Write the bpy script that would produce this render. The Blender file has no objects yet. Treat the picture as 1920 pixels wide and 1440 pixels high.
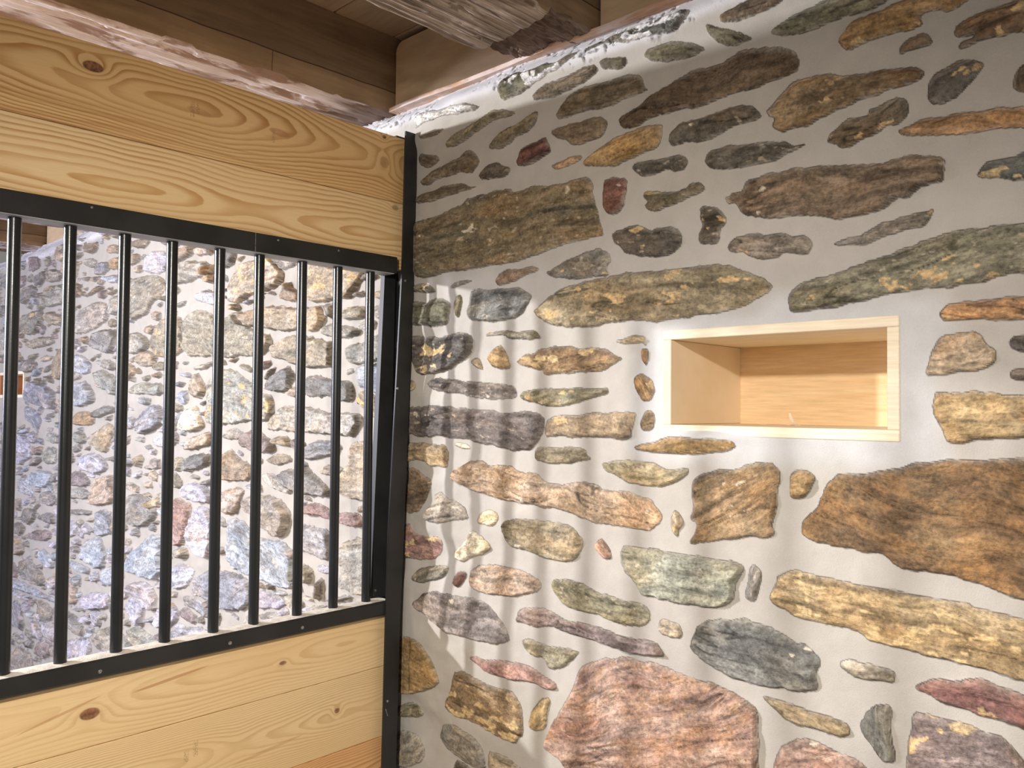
import bpy, math
import numpy as np
from mathutils import Vector, Matrix

# ------------------------------------------------------------------ camera, world, lights, exposure
scene = bpy.context.scene
COL = scene.collection
F, YAW, PIT, ROL, ZC = 1539.0, math.radians(46.411), math.radians(1.626), math.radians(0.488), 1.65
cy_, sy_, cp_, sp_ = math.cos(YAW), math.sin(YAW), math.cos(PIT), math.sin(PIT)
FW = np.array([sy_*cp_, cy_*cp_, sp_]); RT = np.array([cy_, -sy_, 0.0]); UP = np.cross(RT, FW)
R2 = math.cos(ROL)*RT + math.sin(ROL)*UP
U2 = -math.sin(ROL)*RT + math.cos(ROL)*UP
cam_d = bpy.data.cameras.new('camera'); cam = bpy.data.objects.new('camera', cam_d); COL.objects.link(cam)
cam_d.sensor_width = 36.0; cam_d.lens = F*36.0/1920.0; cam_d.clip_start = 0.05
m = Matrix.Identity(4)
for i in range(3):
    m[i][0], m[i][1], m[i][2] = R2[i], U2[i], -FW[i]
m[2][3] = ZC
cam.matrix_world = m
scene.camera = cam

world = bpy.data.worlds.new('world'); scene.world = world; world.use_nodes = True
bg = world.node_tree.nodes['Background']
bg.inputs[0].default_value = (1.0, 0.955, 0.90, 1); bg.inputs[1].default_value = 0.22

def aim(o, p):
    d = Vector(p) - o.location
    o.rotation_euler = d.to_track_quat('-Z', 'Y').to_euler()

l = bpy.data.lights.new('work_lamp_light', 'SPOT'); l.energy = 222; l.color = (1.0, 0.93, 0.84)
l.spot_size = math.radians(112); l.spot_blend = 1.0; l.shadow_soft_size = 0.035
lo = bpy.data.objects.new('work_lamp_light', l); COL.objects.link(lo); lo.location = (-0.5, 0.05, 2.26); aim(lo, (0.89, 1.14, 0.66))
l = bpy.data.lights.new('next_stall_lamp_light', 'AREA'); l.energy = 86; l.color = (0.97, 0.97, 1.0); l.shape = 'DISK'; l.size = 0.09; l.spread = math.radians(130)
lo = bpy.data.objects.new('next_stall_lamp_light', l); COL.objects.link(lo); lo.location = (-1.3, 3.9, 2.45); aim(lo, (1.35, 1.2, 1.5))
l = bpy.data.lights.new('window_daylight', 'AREA'); l.energy = 150; l.color = (0.74, 0.78, 1.0); l.shape = 'RECTANGLE'; l.size = 1.1; l.size_y = 0.8
lo = bpy.data.objects.new('window_daylight', l); COL.objects.link(lo); lo.location = (-1.9, 4.9, 2.02); aim(lo, (1.5, 4.3, 0.7))
l = bpy.data.lights.new('doorway_daylight', 'AREA'); l.energy = 15; l.color = (1.0, 0.97, 0.93); l.shape = 'RECTANGLE'; l.size = 0.9; l.size_y = 0.6
lo = bpy.data.objects.new('doorway_daylight', l); COL.objects.link(lo); lo.location = (-2.4, -0.4, 2.0); aim(lo, (0.9, 1.8, 1.8))

vs = scene.view_settings
vs.view_transform = 'Standard'; vs.look = 'None'; vs.gamma = 1.0; vs.use_curve_mapping = False; vs.exposure = 0.0

# ------------------------------------------------------------------ helpers
def mesh_obj(name, verts, faces, mat=None, parent=None, origin=None, smooth=False):
    """one mesh object; verts are in world space, origin is subtracted"""
    verts = np.asarray(verts, dtype=np.float64).reshape(-1, 3)
    if origin is None:
        origin = tuple(parent.location) if parent is not None else tuple((verts.min(0)*[.5, .5, 1] + verts.max(0)*[.5, .5, 0]))
    me = bpy.data.meshes.new(name)
    v = verts - np.array(origin)
    if isinstance(faces, np.ndarray):
        nf = len(faces)
        me.vertices.add(len(v)); me.vertices.foreach_set('co', v.astype(np.float32).ravel())
        me.loops.add(nf*4); me.loops.foreach_set('vertex_index', faces.astype(np.int32).ravel())
        me.polygons.add(nf); me.polygons.foreach_set('loop_start', np.arange(0, nf*4, 4, dtype=np.int32))
        me.polygons.foreach_set('loop_total', np.full(nf, 4, dtype=np.int32))
        me.update(calc_edges=True); me.validate()
    else:
        me.from_pydata([tuple(p) for p in v], [], faces)
    if smooth:
        me.polygons.foreach_set('use_smooth', np.ones(len(me.polygons), dtype=bool))
    o = bpy.data.objects.new(name, me); COL.objects.link(o)
    if mat: me.materials.append(mat)
    if parent is not None: o.parent = parent; o.location = (0, 0, 0)
    else: o.location = origin
    return o

def tag(o, label=None, cat=None, group=None, kind=None):
    if label: o['label'] = label
    if cat: o['category'] = cat
    if group: o['group'] = group
    if kind: o['kind'] = kind
    return o

def empty(name, loc):
    o = bpy.data.objects.new(name, None); COL.objects.link(o); o.location = loc; o.empty_display_size = 0.1
    return o

class MB:
    def __init__(s): s.v = []; s.f = []
    def add(s, v, f):
        n = len(s.v); s.v += [tuple(p) for p in v]; s.f += [tuple(i+n for i in q) for q in f]; return s
    def hexa(s, p):   # 8 corners: bottom 4 ccw, top 4 ccw
        return s.add(p, [(0,3,2,1),(4,5,6,7),(0,1,5,4),(1,2,6,5),(2,3,7,6),(3,0,4,7)])
    def box(s, x0, x1, y0, y1, z0, z1, b=0.0):
        if b <= 0:
            return s.hexa([(x0,y0,z0),(x1,y0,z0),(x1,y1,z0),(x0,y1,z0),(x0,y0,z1),(x1,y0,z1),(x1,y1,z1),(x0,y1,z1)])
        # bevelled box
        vs_, fs = [], []
        for iz, z in ((0, z0), (1, z1)):
            for iy, y in ((0, y0), (1, y1)):
                for ix, x in ((0, x0), (1, x1)):
                    sx, sy, sz = (1 if ix == 0 else -1), (1 if iy == 0 else -1), (1 if iz == 0 else -1)
                    vs_ += [(x, y+sy*b, z+sz*b), (x+sx*b, y, z+sz*b), (x+sx*b, y+sy*b, z)]
        c = lambda ix, iy, iz, k: ((iz*2+iy)*2+ix)*3+k
        for s_ in (0, 1):
            q = [c(s_,0,0,0), c(s_,1,0,0), c(s_,1,1,0), c(s_,0,1,0)]; fs.append(q if s_ else q[::-1])
            q = [c(0,s_,0,1), c(1,s_,0,1), c(1,s_,1,1), c(0,s_,1,1)]; fs.append(q[::-1] if s_ else q)
            q = [c(0,0,s_,2), c(1,0,s_,2), c(1,1,s_,2), c(0,1,s_,2)]; fs.append(q if s_ else q[::-1])
        for a in (0, 1):
            for b_ in (0, 1):
                fs.append([c(a,b_,0,0), c(a,b_,1,0), c(a,b_,1,1), c(a,b_,0,1)])
                fs.append([c(a,0,b_,0), c(a,1,b_,0), c(a,1,b_,2), c(a,0,b_,2)])
                fs.append([c(0,a,b_,1), c(1,a,b_,1), c(1,a,b_,2), c(0,a,b_,2)])
        for i in range(8): fs.append([i*3, i*3+1, i*3+2])
        return s.add(vs_, fs)
    def tube(s, p0, p1, r, n=20):
        p0, p1 = Vector(p0), Vector(p1); d = (p1-p0).normalized()
        a = d.orthogonal().normalized(); b = d.cross(a)
        v = []
        for p in (p0, p1):
            for i in range(n):
                t = 2*math.pi*i/n; v.append(p + a*(r*math.cos(t)) + b*(r*math.sin(t)))
        f = [(i, (i+1) % n, n+(i+1) % n, n+i) for i in range(n)] + [tuple(range(n))[::-1], tuple(range(n, 2*n))]
        return s.add(v, f)
    def build(s, name, mat, parent=None, origin=None, smooth=False):
        o = mesh_obj(name, s.v, s.f, mat, parent, origin, smooth)
        import bmesh
        bm = bmesh.new(); bm.from_mesh(o.data); bmesh.ops.recalc_face_normals(bm, faces=bm.faces); bm.to_mesh(o.data); bm.free()
        if smooth:
            o.data.set_sharp_from_angle(angle=math.radians(40))
        return o

# numpy value noise ------------------------------------------------
def _h(ix, iy, seed):
    h = (ix.astype(np.int64)*374761393 + iy.astype(np.int64)*668265263 + seed*1442695041) & 0xffffffff
    h = ((h ^ (h >> 13))*1274126177) & 0xffffffff
    h = h ^ (h >> 16)
    return (h & 0xffffff)/float(0xffffff)
def vnoise(x, y, seed=0):
    ix, iy = np.floor(x), np.floor(y); fx, fy = x-ix, y-iy
    fx = fx*fx*(3-2*fx); fy = fy*fy*(3-2*fy)
    a = _h(ix, iy, seed); b = _h(ix+1, iy, seed); c = _h(ix, iy+1, seed); d = _h(ix+1, iy+1, seed)
    return (a*(1-fx)+b*fx)*(1-fy) + (c*(1-fx)+d*fx)*fy
def fbm(x, y, seed=0, oct=4, gain=0.5):
    s = 0; a = 1.0; t = 0
    for i in range(oct):
        s = s + a*vnoise(x*2**i + i*17.3, y*2**i + i*9.1, seed+i*31); t += a; a *= gain
    return s/t          # 0..1
def sst(a, b, x):
    t = np.clip((x-a)/(b-a), 0, 1); return t*t*(3-2*t)

# shader expression helper -----------------------------------------
class S:
    def __init__(s, nt, sock): s.nt = nt; s.k = sock
    def _m(s, op, *a):
        n = s.nt.nodes.new('ShaderNodeMath'); n.operation = op
        for i, v in enumerate((s,)+a):
            if isinstance(v, S): s.nt.links.new(v.k, n.inputs[i])
            else: n.inputs[i].default_value = v
        return S(s.nt, n.outputs[0])
    def __add__(s, o): return s._m('ADD', o)
    def __sub__(s, o): return s._m('SUBTRACT', o)
    def __mul__(s, o): return s._m('MULTIPLY', o)
    def __truediv__(s, o): return s._m('DIVIDE', o)
    def neg(s): return s*(-1.0)
    def sqrt(s): return s._m('SQRT')
    def exp(s): return s._m('EXPONENT')
    def frac(s): return s._m('FRACT')
    def abs(s): return s._m('ABSOLUTE')
    def pow(s, p): return s._m('POWER', p)
    def clamp(s):
        n = s.nt.nodes.new('ShaderNodeClamp'); s.nt.links.new(s.k, n.inputs[0]); return S(s.nt, n.outputs[0])
    def step(s, a, b):
        n = s.nt.nodes.new('ShaderNodeMapRange'); n.interpolation_type = 'SMOOTHSTEP'
        s.nt.links.new(s.k, n.inputs[0]); n.inputs[1].default_value = a; n.inputs[2].default_value = b
        return S(s.nt, n.outputs[0])

def new_mat(name, rough=0.7, metal=0.0, spec=0.5):
    mt = bpy.data.materials.new(name); mt.use_nodes = True
    nt = mt.node_tree; b = nt.nodes['Principled BSDF']
    b.inputs['Roughness'].default_value = rough; b.inputs['Metallic'].default_value = metal
    b.inputs['Specular IOR Level'].default_value = spec
    return mt, nt, b
def mixc(nt, f, a, b, mode='MIX'):
    n = nt.nodes.new('ShaderNodeMix'); n.data_type = 'RGBA'; n.blend_type = mode
    for i, v in ((0, f), (6, a), (7, b)):
        if isinstance(v, S): nt.links.new(v.k, n.inputs[i])
        elif isinstance(v, (tuple, list)): n.inputs[i].default_value = (*v, 1)
        else: n.inputs[i].default_value = v
    return S(nt, n.outputs[2])
def pos(nt):
    g = nt.nodes.new('ShaderNodeNewGeometry'); sp = nt.nodes.new('ShaderNodeSeparateXYZ'); nt.links.new(g.outputs['Position'], sp.inputs[0])
    return S(nt, sp.outputs[0]), S(nt, sp.outputs[1]), S(nt, sp.outputs[2]), S(nt, g.outputs['Position'])
def comb(nt, x, y, z):
    n = nt.nodes.new('ShaderNodeCombineXYZ')
    for i, v in enumerate((x, y, z)):
        if isinstance(v, S): nt.links.new(v.k, n.inputs[i])
        else: n.inputs[i].default_value = v
    return S(nt, n.outputs[0])
def noise(nt, vec, scale, detail=4, rough=0.5, dist=0.0):
    n = nt.nodes.new('ShaderNodeTexNoise'); n.inputs['Scale'].default_value = scale; n.inputs['Detail'].default_value = detail
    n.inputs['Roughness'].default_value = rough; n.inputs['Distortion'].default_value = dist
    nt.links.new(vec.k, n.inputs['Vector']); return S(nt, n.outputs['Fac'])
def bump(nt, b, h, strength, dist):
    n = nt.nodes.new('ShaderNodeBump'); n.inputs['Strength'].default_value = strength; n.inputs['Distance'].default_value = dist
    nt.links.new(h.k, n.inputs['Height']); nt.links.new(n.outputs[0], b.inputs['Normal'])
def setc(nt, b, c): nt.links.new(c.k, b.inputs['Base Color'])
NEAR_STONES = """
gn n 1690,2366 1674,2388 1636,2400 1574,2405 1543,2416 1504,2421 1455,2416 1420,2397 1455,2395 1484,2397 1533,2389 1573,2377 1625,2363 1657,2364
br n 1517,2325 1507,2341 1483,2356 1445,2365 1399,2371 1358,2387 1342,2381 1351,2357 1375,2342 1417,2336 1435,2321 1473,2318
br n 1800,2424 1776,2424 1719,2422 1686,2417 1713,2408 1747,2406 1788,2413
br n 1805,2371 1758,2363 1718,2345 1746,2328 1775,2328 1801,2343
br n 1797,2285 1780,2301 1746,2319 1690,2326 1635,2326 1614,2340 1583,2336 1562,2317 1557,2298 1582,2276 1619,2285 1662,2286 1717,2287 1762,2276
dk n 1559,2252 1546,2275 1522,2287 1487,2287 1468,2273 1437,2258 1453,2243 1492,2245
rd w 1418,2265 1411,2286 1398,2303 1362,2306 1326,2318 1315,2304 1300,2276 1322,2269 1339,2261 1361,2255 1397,2257
rb n 1309,2324 1279,2327 1233,2326 1201,2325 1162,2328 1138,2316 1131,2302 1146,2277 1177,2275 1209,2274 1241,2278 1252,2293 1287,2301
or n 1306,2241 1283,2243 1241,2251 1208,2247 1206,2239 1233,2230 1287,2226
br n 1814,2230 1808,2252 1745,2256 1689,2261 1618,2256 1597,2241 1556,2237 1618,2234 1672,2229 1744,2226
gb w 1819,2173 1783,2179 1715,2184 1671,2192 1612,2200 1592,2208 1551,2211 1491,2215 1443,2210 1434,2198 1406,2196 1361,2205 1343,2195 1278,2190 1216,2191 1184,2189 1168,2164 1172,2152 1160,2103 1144,2061 1140,2045 1195,2043 1256,2041 1319,2030 1386,2018 1479,2019 1578,2014 1685,2020 1752,2013 1822,2020 1824,2112
rd w 1141,2171 1126,2175 1104,2173 1078,2162 1076,2138 1081,2121 1092,2095 1103,2088 1129,2094 1141,2116 1143,2147
br n 1289,2349 1273,2377 1249,2396 1205,2406 1165,2405 1124,2402 1093,2404 1056,2399 1035,2385 1031,2364 1023,2352 1047,2351 1086,2349 1136,2341 1188,2346 1238,2345
gd n 1159,2451 1146,2460 1099,2446 1081,2444 1080,2423 1096,2420 1130,2428 1149,2436
br n 1359,2413 1364,2428 1346,2440 1320,2444 1292,2445 1239,2449 1195,2456 1166,2450 1162,2431 1188,2417 1239,2412 1291,2404
bd q 1206,2488 1202,2500 1173,2507 1124,2511 1093,2514 1048,2512 1004,2517 961,2501 933,2509 920,2495 933,2475 952,2459 989,2468 1033,2474 1081,2474 1124,2490 1163,2494
gd q 1469,2439 1486,2477 1478,2492 1442,2509 1407,2499 1361,2495 1332,2506 1292,2489 1257,2506 1219,2500 1236,2486 1271,2475 1306,2468 1350,2461 1387,2445 1426,2441
mw q 1817,2442 1822,2475 1803,2487 1740,2478 1688,2474 1625,2471 1560,2452 1555,2439 1625,2444 1693,2454 1739,2452 1787,2457
ob n 1205,2218 1192,2235 1161,2247 1130,2259 1086,2268 1035,2271 984,2268 982,2247 986,2222 1000,2212 1042,2212 1077,2207 1100,2198 1130,2202
db n 1101,2295 1096,2309 1071,2315 1035,2324 1021,2339 973,2349 933,2358 907,2363 870,2361 839,2363 797,2373 762,2368 718,2358 691,2345 677,2327 677,2301 691,2297 718,2292 762,2288 821,2289 907,2281 933,2289 966,2287 1014,2287 1049,2276 1086,2279
dk w 963,2216 961,2242 946,2253 923,2260 882,2255 845,2260 815,2263 785,2260 768,2252 757,2236 752,2228 771,2224 803,2226 827,2217 857,2210 894,2207 923,2215 940,2211
gd n 1036,2432 1022,2443 991,2445 953,2440 908,2423 876,2399 898,2395 930,2393 973,2401 1015,2414
gd n 882,2452 857,2441 821,2424 791,2404 768,2390 785,2386 821,2390 857,2411 870,2428
rb n 845,2457 827,2465 785,2467 757,2474 688,2450 729,2438 771,2433 809,2434 839,2444
dk n 1062,2186 1053,2194 1021,2195 973,2189 946,2191 925,2184 917,2172 930,2158 949,2157 969,2168 1000,2163 1031,2160 1053,2174
dk n 882,2162 875,2176 860,2184 821,2186 774,2179 743,2174 707,2168 685,2156 661,2151 680,2148 702,2144 718,2137 740,2133 794,2137 832,2139 866,2145
gb o 1033,2116 1027,2126 1007,2126 972,2115 946,2114 920,2119 913,2126 894,2124 878,2111 888,2102 913,2098 933,2093 952,2086 979,2083 996,2077 1020,2084 1027,2091 1020,2102
dk o 1118,2042 1103,2049 1077,2057 1041,2053 1013,2036 996,2044 959,2042 939,2031 932,2013 937,1991 959,1979 989,1979 1023,1981 1066,1995 1095,2014 1114,2029
dk o 895,2016 888,2032 892,2044 891,2058 894,2069 881,2073 866,2068 844,2059 829,2037 832,2027 844,2015 847,1996 857,1987 888,1993 897,2003
gy o 826,1974 820,1987 809,1997 782,1998 762,1998 740,1991 721,1994 704,1987 686,1979 670,1981 654,1970 652,1959 662,1943 680,1948 707,1952 721,1945 748,1942 774,1951 791,1964 814,1966
rb w 834,2079 815,2087 797,2088 788,2106 762,2112 729,2111 696,2112 644,2111 604,2105 528,2088 500,2090 483,2094 448,2089 426,2080 422,2056 423,2038 448,2036 472,2031 478,2021 501,2020 514,2008 546,2001 584,2000 624,2006 654,2014 691,2024 718,2020 751,2025 791,2038 803,2052 811,2063 830,2067
gy o 619,1955 594,1964 565,1965 537,1978 501,1987 474,1992 450,1993 438,1994 449,1974 457,1966 483,1967 510,1960 547,1950 585,1949
gn o 696,1875 670,1891 614,1900 575,1910 519,1923 457,1941 407,1950 359,1950 278,1946 278,1869 337,1871 368,1861 408,1858 441,1859 484,1858 519,1852 575,1844 634,1837 694,1835 699,1852
st o 1348,1879 1336,1897 1297,1920 1255,1936 1206,1944 1159,1945 1099,1951 1041,1951 972,1949 906,1948 856,1948 820,1938 785,1923 757,1910 727,1896 734,1881 762,1868 797,1852 844,1848 894,1846 958,1839 1012,1837 1069,1847 1113,1845 1189,1836 1254,1844 1305,1852
gy o 1320,1977 1289,1987 1259,2000 1215,2010 1175,2013 1159,2017 1126,2005 1120,1984 1136,1967 1124,1953 1175,1955 1222,1952 1272,1960
rb n 1488,1966 1481,1992 1455,2001 1408,1997 1358,2000 1332,1991 1354,1983 1390,1979 1422,1968 1469,1963
gy n 1668,1975 1652,1986 1609,1989 1568,1987 1599,1979 1641,1974
gn o 1827,1997 1798,2000 1757,1992 1728,1973 1745,1967 1786,1974 1827,1978
gd n 1838,1950 1785,1950 1768,1944 1751,1949 1706,1952 1672,1937 1661,1916 1671,1873 1727,1872 1796,1880 1837,1891
gn n 1656,1933 1640,1950 1624,1953 1619,1927 1629,1891 1639,1892 1648,1915
bd w 1603,1900 1593,1935 1578,1963 1517,1957 1469,1954 1412,1951 1376,1937 1362,1926 1380,1901 1398,1879 1439,1873 1516,1871 1566,1877 1595,1889
gn o 1530,1836 1516,1842 1477,1845 1439,1846 1411,1839 1393,1840 1352,1843 1335,1828 1330,1818 1374,1819 1434,1822 1458,1835 1496,1834
pd O 1831,1848 1783,1849 1709,1842 1671,1847 1639,1851 1586,1846 1571,1824 1575,1792 1596,1779 1616,1769 1659,1752 1724,1742 1776,1738 1805,1748 1829,1783
tn n 1577,1767 1565,1778 1545,1780 1529,1748 1554,1753
ob n 1512,1776 1500,1796 1476,1809 1452,1797 1443,1777 1431,1746 1471,1747 1500,1755
tb O 1408,1762 1387,1781 1356,1782 1334,1796 1287,1797 1245,1798 1205,1790 1166,1790 1127,1781 1109,1768 1086,1761 1112,1750 1142,1735 1204,1732 1270,1732 1316,1727 1325,1743 1351,1744 1374,1751
tn o 1109,1801 1083,1806 1058,1813 1026,1809 1022,1785 1033,1797 1054,1792 1090,1794
or n 1036,1783 1017,1779 1022,1741 1036,1756
pd w 1752,1713 1741,1728 1702,1729 1658,1725 1584,1716 1524,1714 1451,1711 1419,1704 1409,1682 1418,1672 1475,1670 1563,1674 1626,1686 1696,1690 1741,1702
gn o 1398,1682 1386,1692 1346,1696 1286,1694 1224,1697 1173,1696 1127,1697 1123,1684 1165,1675 1204,1664 1252,1656 1303,1651 1346,1662 1386,1668
tn w 1840,1726 1810,1725 1798,1706 1810,1695 1837,1691
pd w 1851,1647 1821,1651 1763,1653 1679,1652 1563,1644 1484,1641 1441,1635 1390,1640 1337,1636 1315,1623 1319,1591 1336,1571 1358,1550 1371,1545 1417,1540 1463,1546 1542,1557 1613,1565 1721,1569 1778,1563 1849,1576
tn o 1317,1588 1311,1614 1302,1627 1244,1631 1184,1638 1126,1641 1050,1642 1053,1624 1057,1604 1060,1583 1096,1579 1126,1585 1203,1581 1264,1581 1310,1576
ob o 1057,1710 1046,1724 1024,1722 1009,1709 1002,1687 1011,1666 1028,1664 1046,1684
tb n 1039,1618 1030,1640 1015,1649 1002,1637 1000,1612 1010,1600 1030,1602
ob o 1053,1564 1032,1571 997,1579 970,1589 938,1591 880,1590 835,1590 811,1584 807,1575 820,1567 850,1561 912,1554 964,1552 1011,1554 1046,1560
ge n 1146,1525 1118,1530 1082,1536 1039,1534 1004,1533 970,1521 931,1524 915,1524 918,1512 950,1491 994,1481 1028,1481 1063,1483 1100,1498 1137,1511
tb w 908,1441 910,1480 905,1502 886,1517 850,1525 805,1533 768,1545 735,1547 716,1538 713,1518 721,1489 724,1453 737,1426 726,1412 746,1397 768,1401 805,1392 849,1385 899,1368 916,1370 902,1395 900,1412 913,1419
ob w 696,1524 681,1535 660,1537 645,1525 655,1504 668,1483 692,1480 696,1501
tn o 960,1411 953,1437 940,1430 927,1412 940,1396 942,1378 957,1392
gs w 1089,1336 1084,1347 1010,1349 930,1345 865,1348 826,1348 796,1344 788,1337 796,1315 808,1300 814,1270 837,1251 861,1246 911,1243 969,1241 1027,1243 1044,1266 1077,1291 1091,1312
gy n 788,1279 779,1335 771,1347 751,1334 757,1300 765,1273 779,1273
tn w 1848,1492 1849,1542 1795,1548 1744,1546 1704,1544 1677,1545 1660,1524 1665,1491 1671,1483 1709,1485 1737,1483 1766,1497 1806,1498
wt n 1645,1550 1624,1556 1587,1550 1577,1538 1613,1538
ge n 1351,1541 1336,1554 1285,1555 1231,1559 1191,1554 1187,1540 1172,1533 1203,1526 1251,1517 1306,1515 1345,1522
rb w 1853,1473 1812,1479 1776,1459 1736,1450 1730,1436 1758,1386 1775,1355 1815,1347 1851,1363
gt w 1751,1342 1746,1365 1718,1382 1724,1407 1691,1420 1664,1401 1626,1397 1590,1379 1579,1355 1620,1348 1695,1331 1729,1333
wt w 1554,1358 1539,1373 1510,1386 1481,1382 1471,1366 1490,1347 1524,1342 1549,1348
pr O 1861,1221 1862,1297 1821,1320 1797,1300 1768,1288 1706,1297 1684,1280 1694,1250 1727,1227 1801,1217
ge w 1466,1343 1461,1360 1415,1372 1370,1374 1283,1378 1234,1374 1206,1358 1193,1338 1205,1303 1233,1287 1282,1286 1325,1290 1369,1298 1423,1298 1446,1308
wt o 1645,1252 1640,1267 1599,1290 1579,1324 1553,1323 1528,1309 1504,1294 1508,1280 1538,1263 1578,1254 1608,1236 1640,1239
pk w 1162,1333 1147,1356 1132,1346 1117,1326 1117,1309 1136,1309 1155,1322
gy w 1812,1160 1800,1180 1777,1198 1727,1211 1661,1218 1671,1195 1704,1176 1771,1156
rd n 1647,1188 1618,1213 1592,1213 1597,1192 1618,1167 1639,1171
pt w 1577,1181 1577,1212 1557,1236 1508,1246 1460,1249 1413,1249 1368,1246 1333,1235 1320,1221 1341,1201 1403,1180 1459,1174 1507,1168 1546,1172
tp w 1639,1464 1623,1487 1598,1495 1561,1511 1531,1509 1511,1500 1440,1507 1394,1489 1336,1490 1323,1474 1292,1467 1226,1472 1195,1482 1156,1477 1140,1466 1096,1466 1064,1466 1035,1456 1011,1455 997,1439 981,1423 986,1408 1003,1387 1045,1386 1092,1388 1155,1386 1202,1396 1263,1409 1326,1409 1370,1412 1439,1413 1491,1419 1550,1428 1611,1444
gn n 1290,1232 1279,1240 1249,1246 1201,1246 1162,1232 1124,1229 1094,1227 1051,1228 1023,1226 1008,1213 1007,1192 1033,1175 1062,1171 1116,1175 1157,1180 1200,1180 1240,1186 1273,1206
gp w 1805,1100 1770,1115 1759,1134 1714,1144 1638,1146 1576,1150 1516,1146 1477,1125 1449,1104 1430,1081 1426,1068 1467,1051 1535,1047 1595,1046 1658,1041 1706,1056 1747,1078 1781,1083
pu w 1412,1117 1403,1145 1367,1162 1315,1167 1273,1159 1232,1151 1184,1156 1138,1152 1094,1147 1037,1148 996,1151 982,1140 969,1124 1002,1121 1065,1114 1108,1118 1169,1120 1232,1120 1306,1128 1340,1114 1376,1117
bp r 674,1418 673,1443 645,1465 635,1486 628,1511 615,1522 600,1534 562,1538 494,1551 472,1561 441,1567 389,1570 281,1577 283,1356 322,1352 341,1360 367,1370 387,1370 411,1377 443,1379 486,1377 503,1386 517,1393 539,1400 577,1398 615,1404 645,1403 666,1414
oy O 739,1293 724,1315 718,1336 687,1348 656,1346 596,1340 540,1339 486,1336 411,1337 356,1329 283,1320 284,1227 327,1229 357,1233 403,1238 436,1238 487,1238 531,1240 577,1257 636,1256 676,1261 718,1271 738,1282
gn n 1389,1073 1366,1084 1314,1078 1256,1084 1203,1085 1223,1063 1259,1036 1288,1027 1305,1029 1314,1049 1348,1045 1375,1053
pr w 1569,995 1544,1007 1514,1003 1466,1013 1402,1018 1357,1018 1322,1006 1275,998 1275,983 1305,975 1335,981 1392,977 1466,970 1494,974 1534,985
ob r 1880,970 1850,999 1803,1004 1757,995 1722,969 1694,943 1677,907 1699,888 1754,864 1835,833 1877,830
tb O 1655,863 1634,889 1620,945 1594,958 1553,953 1523,943 1470,942 1423,944 1396,927 1382,902 1377,842 1390,835 1404,818 1445,819 1493,826 1542,836 1602,834 1644,841
oy n 1364,884 1351,916 1321,949 1294,956 1300,914 1308,880 1338,865 1360,869
gy n 1691,746 1681,785 1654,801 1602,806 1551,796 1521,778 1511,747 1501,726 1580,716 1642,729
gt n 1496,721 1501,773 1468,776 1422,777 1381,766 1332,765
gt n 1880,652 1869,715 1833,736 1781,740 1746,713 1740,686 1773,661 1820,636 1879,622
gn n 1870,764 1864,792 1811,820 1771,819 1753,795 1793,779
dk n 1626,705 1611,717 1565,710 1564,693 1626,674
pk r 1307,845 1295,880 1263,939 1230,984 1215,1025 1202,1052 1168,1072 1138,1084 1065,1103 1016,1105 975,1105 930,1099 892,1094 855,1097 819,1090 785,1082 765,1067 760,1027 758,997 758,916 1197,774 1229,813 1262,827 1295,836
pk w 736,923 732,954 717,1004 692,1029 661,1040 631,1036 600,1031 569,1026 541,1009 537,987
bs w 911,1166 904,1189 889,1208 864,1224 843,1228 825,1227 802,1236 768,1239 740,1234 713,1226 689,1213 663,1211 643,1198 638,1187 646,1161 641,1138 651,1128 671,1120 708,1119 762,1114 805,1114 855,1124 886,1138 904,1151
gt O 989,1178 987,1201 959,1204 936,1199 930,1179 936,1169 962,1167 979,1169
ty w 754,1095 735,1097 695,1095 656,1092 619,1092 587,1086 583,1071 597,1060 626,1059 651,1062 682,1058 708,1064 732,1078
bs w 566,1094 554,1114 543,1129 518,1137 514,1127 516,1108 512,1079 505,1058 507,1042 523,1035 536,1045 550,1062 564,1076
gt n 601,1183 599,1195 582,1204 563,1201 543,1203 518,1202 504,1198 509,1178 529,1178 559,1171 577,1174
pu O 488,1057 483,1094 479,1138 443,1141 416,1137 382,1137 354,1134 335,1123 306,1102 306,1069 488,1012
pr o 478,1181 470,1190 443,1201 408,1206 382,1217 353,1213 284,1203 284,1145 320,1152 357,1159 388,1159 412,1162 432,1165 453,1174
or o 433,1813 420,1828 400,1833 360,1832 330,1835 278,1831 279,1795 337,1797 376,1800 424,1800
gd n 734,2392 723,2399 690,2409 651,2412 633,2418 608,2422 501,2386 524,2374 559,2374 596,2374 625,2373 672,2369 718,2379
ob o 601,2335 586,2350 574,2364 536,2368 501,2369 468,2374 374,2342 409,2324 447,2339 462,2332 457,2319 479,2312 517,2317 548,2314 583,2308 593,2320
rb n 493,2285 484,2301 457,2305 445,2296 438,2280 458,2277 477,2277 491,2274
rb O 408,2285 401,2301 375,2308 345,2310 317,2311 291,2313 291,2253 317,2263 336,2260 357,2262 385,2257 401,2260 397,2270 377,2269 373,2274 405,2279
pd o 449,2200 447,2214 430,2230 418,2235 397,2236 375,2233 361,2222 361,2213 375,2201 387,2191 400,2178 420,2170 441,2174 448,2186
tb o 740,2239 718,2255 707,2268 685,2280 646,2280 621,2278 584,2265 555,2261 513,2256 471,2247 449,2232 462,2222 491,2218 513,2219 536,2211 579,2210 603,2203 633,2196 651,2190 685,2187 712,2190 732,2203 723,2217 740,2226
br o 625,2150 616,2164 596,2177 574,2181 550,2178 546,2192 525,2196 502,2202 482,2195 476,2179 482,2164 500,2153 514,2157 532,2145 560,2139 579,2129 596,2130 609,2140
or r 500,2140 473,2148 452,2155 426,2148 396,2148 356,2145 292,2134 292,2099 328,2110 366,2112 406,2114 448,2124 491,2130
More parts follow.
